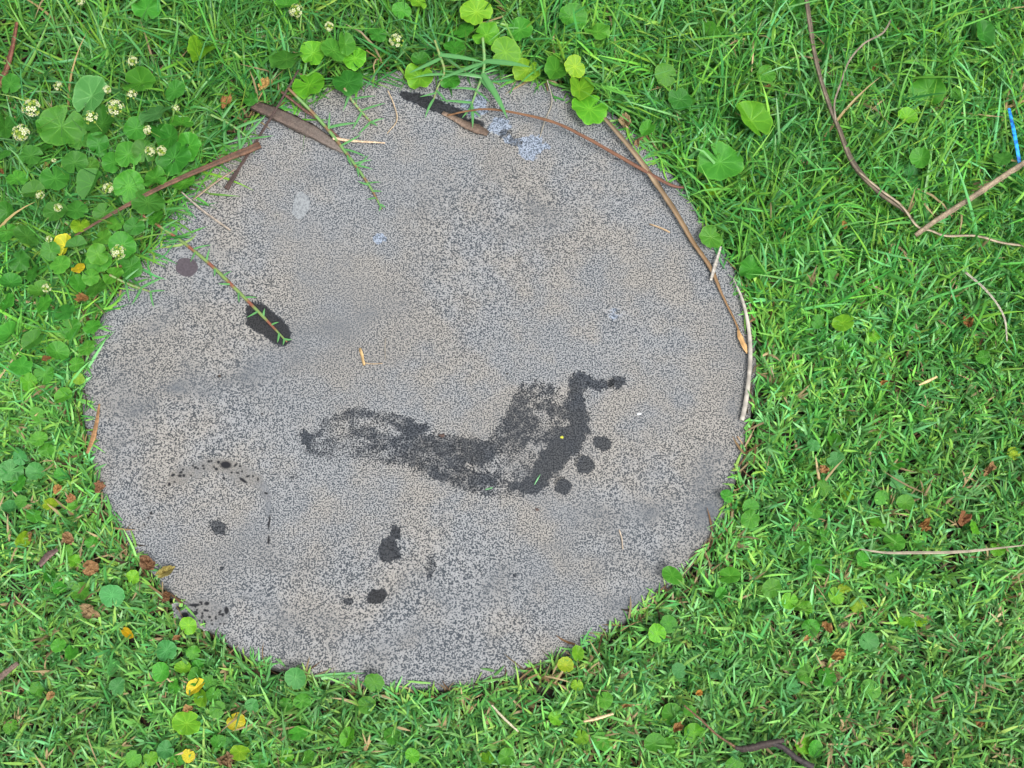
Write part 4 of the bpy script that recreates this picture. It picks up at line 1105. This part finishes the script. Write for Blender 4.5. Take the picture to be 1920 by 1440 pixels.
def shoots(n, box, nl, K, tri, near=True):
    x0, y0, x1, y1 = box
    x, y = rng.uniform(x0, x1, n), rng.uniform(y0, y1, n)
    e = edge_dist(x, y)
    keep = (e > 0.0015) & (rng.random(n) < 1 - np.clip((y - .06) / .2, 0, 1) * (.25 + .18 * (x < 0) + .45 * (noise2(x, y, .045, 55) > .55)))
    if not near:
        keep &= ~((x > -.52) & (x < .52) & (y > -.44) & (y < .52))
    x, y = x[keep], y[keep]
    n = len(x)
    ls = length_scale(x, y)
    az = rng.uniform(0, 2 * math.pi, n)
    # mown grass along the lower and right rim is combed outwards a little
    pit = np.clip(rng.normal(0.85, 0.33, n) - 0.1 * (ls < 1), .1, 1.42)
    sl = .005 + rng.uniform(.009, .024, n) * ls
    B = np.stack([x, y, soil_z(x, y)], -1)
    B[:, 2] += rng.uniform(0, .006, n)
    parts = []
    cs = grass_cols(n, x, y, ls)
    stemdir = np.stack([np.sin(pit) * np.cos(az), np.sin(pit) * np.sin(az), np.cos(pit)], -1)
    if near:
        C, s2, n2, w = blades(B, az, pit, rng.uniform(-.1, .35, n), sl, rng.uniform(.0009, .0014, n), cs, 3, stem=True)
        C, ee = lay(C)
        lim = over_limit(C[:, -1, 0], C[:, -1, 1])
        ok = (ee.min(1) > -lim) & ~covers(C, rng.random(n))
        sc = cs * np.array([1.25, 1.0, .9])
        parts.append((C[ok], s2[ok], n2[ok], w[ok], sc[ok], .3, 2))
    for i in range(nl):
        f = (i + .4) / nl * rng.uniform(.8, 1.1, n)
        sgn = 1 if i % 2 else -1
        Bi = B + stemdir * (sl * np.minimum(f, 1))[:, None]
        last = i == nl - 1
        azi = az + (sgn * rng.normal(.85, .35, n) if not last else rng.normal(0, .3, n))
        pi_ = np.clip(pit + rng.normal(.10, .32, n), .08, 1.6)
        ln = rng.gamma(7, 1 / 7, n) * .0195 * ls * (.9 if i else .75)
        wd = rng.uniform(.0013, .0024, n)
        bd = rng.normal(.35, .35, n) * np.clip(ls, .7, 2)
        C, s2, n2, w = blades(Bi, azi, pi_, bd, ln, wd, cs, K, roll=rng.normal(0, .45, n), swirl=rng.normal(0, .3, n) * ls)
        C, ee = lay(C)
        lim = over_limit(C[:, -1, 0], C[:, -1, 1]) * rng.uniform(.3, 1.3, n)
        ok = (ee.min(1) > -lim) & ~covers(C, rng.random(n))
        ci = cs * rng.uniform(.85, 1.18, n)[:, None]
        parts.append((C[ok], s2[ok], n2[ok], w[ok], ci[ok], .28, tri))
    return parts


near = shoots(51000, (-.52, -.44, .52, .52), 5, 3, 3)
# long blades arching out of the unmown upper side
n = 7400
x, y = rng.uniform(-.52, .52, n), rng.uniform(-.02, .52, n)
k_ = (edge_dist(x, y) > 0.004) & (rng.random(n) < np.clip((y - .02) / .16, 0.05, 1) * (0.35 + 0.65 * noise2(x, y, .08, 61)))
x, y = x[k_], y[k_]; n = len(x)
B = np.stack([x, y, soil_z(x, y)], -1)
cs = grass_cols(n, x, y, None) * np.array([1.08, 1.05, .9])
C, s2, n2, w = blades(B, rng.uniform(0, 6.28, n), rng.uniform(.25, 1.0, n), rng.uniform(.3, 1.25, n), rng.uniform(.045, .10, n), rng.uniform(.0017, .0030, n), cs, 7, roll=rng.normal(0, .5, n), swirl=rng.normal(0, .55, n))
C, ee = lay(C)
ok = (ee.min(1) > -over_limit(C[:, -1, 0], C[:, -1, 1]) * rng.uniform(.2, 1.2, n)) & ~covers(C, rng.random(n))
near.append((C[ok], s2[ok], n2[ok], w[ok], cs[ok], .28, 3))
build_grass('lawn_grass', 'green lawn grass growing all round the stone', near, M_GRASS)
far = shoots(27000, (-1.15, -1.05, 1.15, 1.15), 4, 2, 2, near=False)
build_grass('outer_grass', 'lawn grass beyond the photo edges', far, M_GRASS)

# dead thatch between the shoots
n = 17000
x, y = rng.uniform(-.55, .55, n), rng.uniform(-.46, .54, n)
k_ = (edge_dist(x, y) > 0.0005) & (rng.random(n) < np.clip(.8 - 1.6 * y, .3, 1) * (.4 + .6 * (noise2(x, y, .06, 71) > .4)))
x, y = x[k_], y[k_]; n = len(x)
B = np.stack([x, y, soil_z(x, y) + rng.uniform(.001, .012, n)], -1)
cs = np.array([(.34, .24, .12), (.20, .12, .06), (.42, .34, .20), (.10, .065, .035)])[rng.choice(4, n, p=[.25, .3, .1, .35])] * rng.uniform(.35, .8, n)[:, None]
C, s2, n2, w = blades(B, rng.uniform(0, 6.28, n), rng.normal(1.45, .22, n), rng.normal(0, .35, n), rng.uniform(.008, .028, n), rng.uniform(.0009, .002, n), cs, 3, roll=rng.normal(0, .6, n), swirl=rng.normal(0, .6, n))
C, ee = lay(C)
ok = (ee.min(1) > -0.006) & ~covers(C, rng.random(n))
build_grass('dead_thatch', 'straw-coloured dead grass between the green blades', [(C[ok], s2[ok], n2[ok], w[ok], cs[ok], .3, 2)], M_THATCH)

# dead clippings and roots lying against the rim
n = 480
th_ = rng.uniform(-math.pi, math.pi, n)
rr_ = r_stone(th_) + rng.normal(.002, .0035, n)
x, y = SCN[0] + rr_ * np.cos(th_), SCN[1] + rr_ * np.sin(th_)
k_ = noise2(x, y, .035, 83) > .45
x, y, th_ = x[k_], y[k_], th_[k_]; n = len(x)
B = np.stack([x, y, rng.uniform(-.006, .0015, n)], -1)
cs = np.array([(.30, .20, .10), (.16, .09, .045), (.36, .28, .16), (.06, .04, .025)])[rng.choice(4, n)] * rng.uniform(.5, 1.0, n)[:, None]
C, s2, n2, w = blades(B, th_ + math.pi / 2 * rng.choice([-1, 1], n) + rng.normal(0, .6, n), rng.normal(1.4, .2, n), rng.normal(0, .3, n), rng.uniform(.006, .02, n), rng.uniform(.0007, .0018, n), cs, 3, roll=rng.normal(0, .6, n), swirl=rng.normal(0, .6, n))
C, ee = lay(C)
ok = ~covers(C, rng.random(n))
build_grass('edge_litter', 'dry clippings and roots lying along the stone rim', [(C[ok], s2[ok], n2[ok], w[ok], cs[ok], .3, 2)], M_THATCH)

# ------------------------------------------------------------------ grass runners creeping over the stone


def blade_mesh(seed):
    r = np.random.default_rng(seed)
    one = lambda q: np.array([q], float)
    C, s2, n2, w = blades(np.zeros((1, 3)), one(0.), one(1.25), one(r.uniform(.1, .5)), one(1.), one(.15), None, 5, swirl=one(r.uniform(-.4, .4)))
    L, Rr, M_ = C + s2 * w[..., None], C - s2 * w[..., None], C - n2 * (w * .3)[..., None]
    P = np.stack([L, M_, Rr], 2).reshape(-1, 3)
    f = [(i * 3 + j, i * 3 + j + 1, i * 3 + j + 4, i * 3 + j + 3) for i in range(5) for j in range(2)]
    cols = np.tile(np.array([(.085, .27, .085), (.11, .31, .10), (.085, .27, .085)]), (6, 1))
    return mesh('leaf', P, f, col=cols)


BL = [blade_mesh(i) for i in range(4)]
for me_ in BL:
    me_.materials.append(M_GRASS)


def runner(label, pts, wid, leaves, c1, c2, _k=None):
    c1, c2 = np.array(c1) * np.array([.82, .80, .95]), np.array(c2) * np.array([.72, .9, 1.0])
    """leaves: (fraction, side angle in degrees from the run, length in px)"""
    W3 = np.array([at(*p_) for p_ in pts])
    S = spline(W3, 60)
    root = obj('grass_runner', None, loc=S[0])
    tag(root, label, 'grass runner', 'grass runners on the stone')
    v_, f_, t_, a_ = sweep(W3 - S[0], np.array(wid) * MM, .85, 50, 7, .06, len(pts))
    seg = np.floor(t_ * 8) % 2
    c = np.where(((t_ * 8) % 1 < .35)[:, None], np.array(c2), np.array(c1))
    obj('stem', mesh('stem', v_, f_, col=c), M_STEM, root)
    T = np.gradient(S, axis=0)
    for fr, sd, ln in leaves:
        i = min(int(fr * 59), 59)
        o = obj('leaf', BL[int(rng.integers(4))], parent=root, loc=S[i] - S[0] + np.array([0, 0, .0006]))
        az = math.atan2(T[i, 1], T[i, 0]) + R_(sd + rng.uniform(-22, 22))
        ln = ln * rng.uniform(.85, 1.2)
        o.rotation_euler = (rng.uniform(-.3, .3), rng.uniform(-.12, .15), az)
        s = ln * MM
        o.scale = (s, s * min(2.2, max(.7, 28 / ln)), s)
    return root


runner('long reddish grass runner with tiny leaves reaching the long wet spot', [(262, 400, .012), (300, 425, .006), (340, 452, .003), (390, 492, .003), (440, 540, .004), (490, 590, .004), (538, 641, .002)], [5, 6, 6, 7, 7, 6, 3],
       [(.06, 60, 50), (.08, -55, 45), (.2, 50, 42), (.22, -50, 34), (.30, 40, 44), (.33, -140, 26), (.42, 45, 34), (.44, -45, 28), (.5, 120, 24), (.55, -40, 26), (.6, 60, 22), (.66, -130, 22), (.70, -40, 24), (.74, 55, 26), (.82, -75, 26), (.86, 140, 16), (.9, 60, 17), (.95, -60, 22), (.99, 30, 14), (.99, -20, 16)], (.20, .32, .08), (.30, .09, .05))
runner('leafy green grass runner over the bark strip pointing down the stone', [(540, 165, .018), (590, 215, .009), (625, 255, .006), (650, 288, .004), (672, 318, .004), (695, 352, .003), (716, 392, .002)], [6, 7, 7, 7, 6, 5, 3],
       [(.28, 70, 70), (.30, 150, 40), (.44, 75, 48), (.46, 40, 60), (.52, -40, 40), (.62, 55, 42), (.64, 25, 36), (.66, -35, 26), (.66, 100, 32), (.80, 60, 24), (.83, -120, 26), (.88, 70, 22), (.93, -80, 16), (.97, 50, 18), (.99, -30, 14)], (.17, .34, .09), (.26, .13, .06))
runner('short green grass runner between bark strip and damp streak', [(645, 165, .016), (662, 190, .008), (680, 212, .004), (698, 232, .003)], [5, 6, 5, 4],
       [(.2, -70, 48), (.3, 70, 60), (.62, 75, 55), (.65, -70, 48), (.95, -80, 50), (.98, 80, 26), (.98, 10, 18)], (.20, .36, .10), (.28, .18, .08))
runner('branching green grass sprig hanging over the damp streak', [(905, 70, .030), (908, 110, .022), (905, 140, .016), (893, 172, .010), (880, 208, .005)], [6, 7, 6, 5, 4],
       [(.3, 60, 90), (.32, -65, 100), (.5, 35, 120), (.55, -60, 90), (.58, 65, 75), (.74, -60, 58), (.76, 50, 52), (.9, -50, 62), (.92, 30, 60), (.98, 70, 40), (.98, -25, 36)], (.15, .35, .09), (.22, .30, .08))
runner('pale grass sprig hanging over the top of the damp streak', [(815, 75, .032), (825, 105, .022), (833, 135, .014), (820, 165, .008), (812, 190, .004)], [5, 6, 5, 4, 3],
       [(.25, 65, 80), (.3, -60, 90), (.5, 70, 60), (.55, -65, 70), (.8, 40, 50), (.85, -40, 40), (.97, 10, 46)], (.20, .35, .09), (.28, .26, .08))
runner('grass sprig reaching onto the stone below the lichen disc side', [(205, 515, .016), (235, 530, .010), (262, 540, .004), (285, 548, .003)], [5, 5, 5, 3],
       [(.3, 60, 46), (.35, -60, 50), (.7, 55, 48), (.72, -70, 44), (.97, 40, 30), (.97, -60, 40)], (.20, .36, .09), (.25, .2, .08))
runner('spiky grass sprig on the stone below the reddish brown twig', [(395, 215, .020), (430, 232, .012), (455, 250, .006), (470, 262, .004)], [5, 5, 5, 3],
       [(.2, 60, 60), (.25, -60, 65), (.5, 60, 58), (.55, -45, 62), (.8, 70, 50), (.82, -60, 44), (.98, 20, 50), (.98, -30, 46)], (.17, .36, .09), (.22, .3, .08))

# ------------------------------------------------------------------ water drops on leaves
md, td, pd = new_mat('water')
pd.inputs['Base Color'].default_value = (1, 1, 1, 1)
pd.inputs['Roughness'].default_value = 0.02
pd.inputs['IOR'].default_value = 1.33
pd.inputs['Transmission Weight'].default_value = 1.0
v_, f_ = [(0, 0, .62)], []
for i in range(1, 6):
    e_ = i / 5 * math.pi * .62
    v_ += [(math.sin(e_) * math.cos(a_), math.sin(e_) * math.sin(a_), .62 * math.cos(e_)) for a_ in np.arange(12) * math.pi / 6]
f_ = [(0, 1 + j, 1 + (j + 1) % 12) for j in range(12)] + [(1 + i * 12 + j, 13 + i * 12 + j, 13 + i * 12 + (j + 1) % 12, 1 + i * 12 + (j + 1) % 12) for i in range(4) for j in range(12)] + [tuple(49 + j for j in range(12))[::-1]]
ME_DROP = mesh('water_drop', v_, f_)
ME_DROP.materials.append(md)
bpy.context.view_layer.update()
DG = bpy.context.evaluated_depsgraph_get()
for x, y, r, lab in [(350, 273, 5, 'water drop on the large leaf at the stone corner'), (324, 302, 6, 'largest water drop on the dark leaf beside the stone'), (297, 146, 4, 'water drop in the grass above the leaf patch'), (268, 160, 3.5, 'water drop on a round leaf above the leaf patch'),
                     (277, 168, 3, 'tiny water drop low on the round leaf above the patch'), (372, 88, 4, 'water drop on the folded bright leaf'), (160, 195, 3.5, 'water drop on the bluish leaf behind a flower head'), (590, 165, 3, 'water drop on the bright leaf above the bark strip')]:
    far_ = at(x, y, -0.02)
    dv = far_ - CAMPOS
    hit, loc, nor, _, ho, _ = SC.ray_cast(DG, CAMPOS.tolist(), (dv / np.linalg.norm(dv)).tolist())
    if hit:
        o = obj('water_drop', ME_DROP, loc=loc)
        o.rotation_euler = (nor if nor.z > 0 else -nor).to_track_quat('Z', 'Y').to_euler()
        o.scale = (r * MM,) * 3
        tag(o, lab, 'water drop', 'water drops on the leaves')
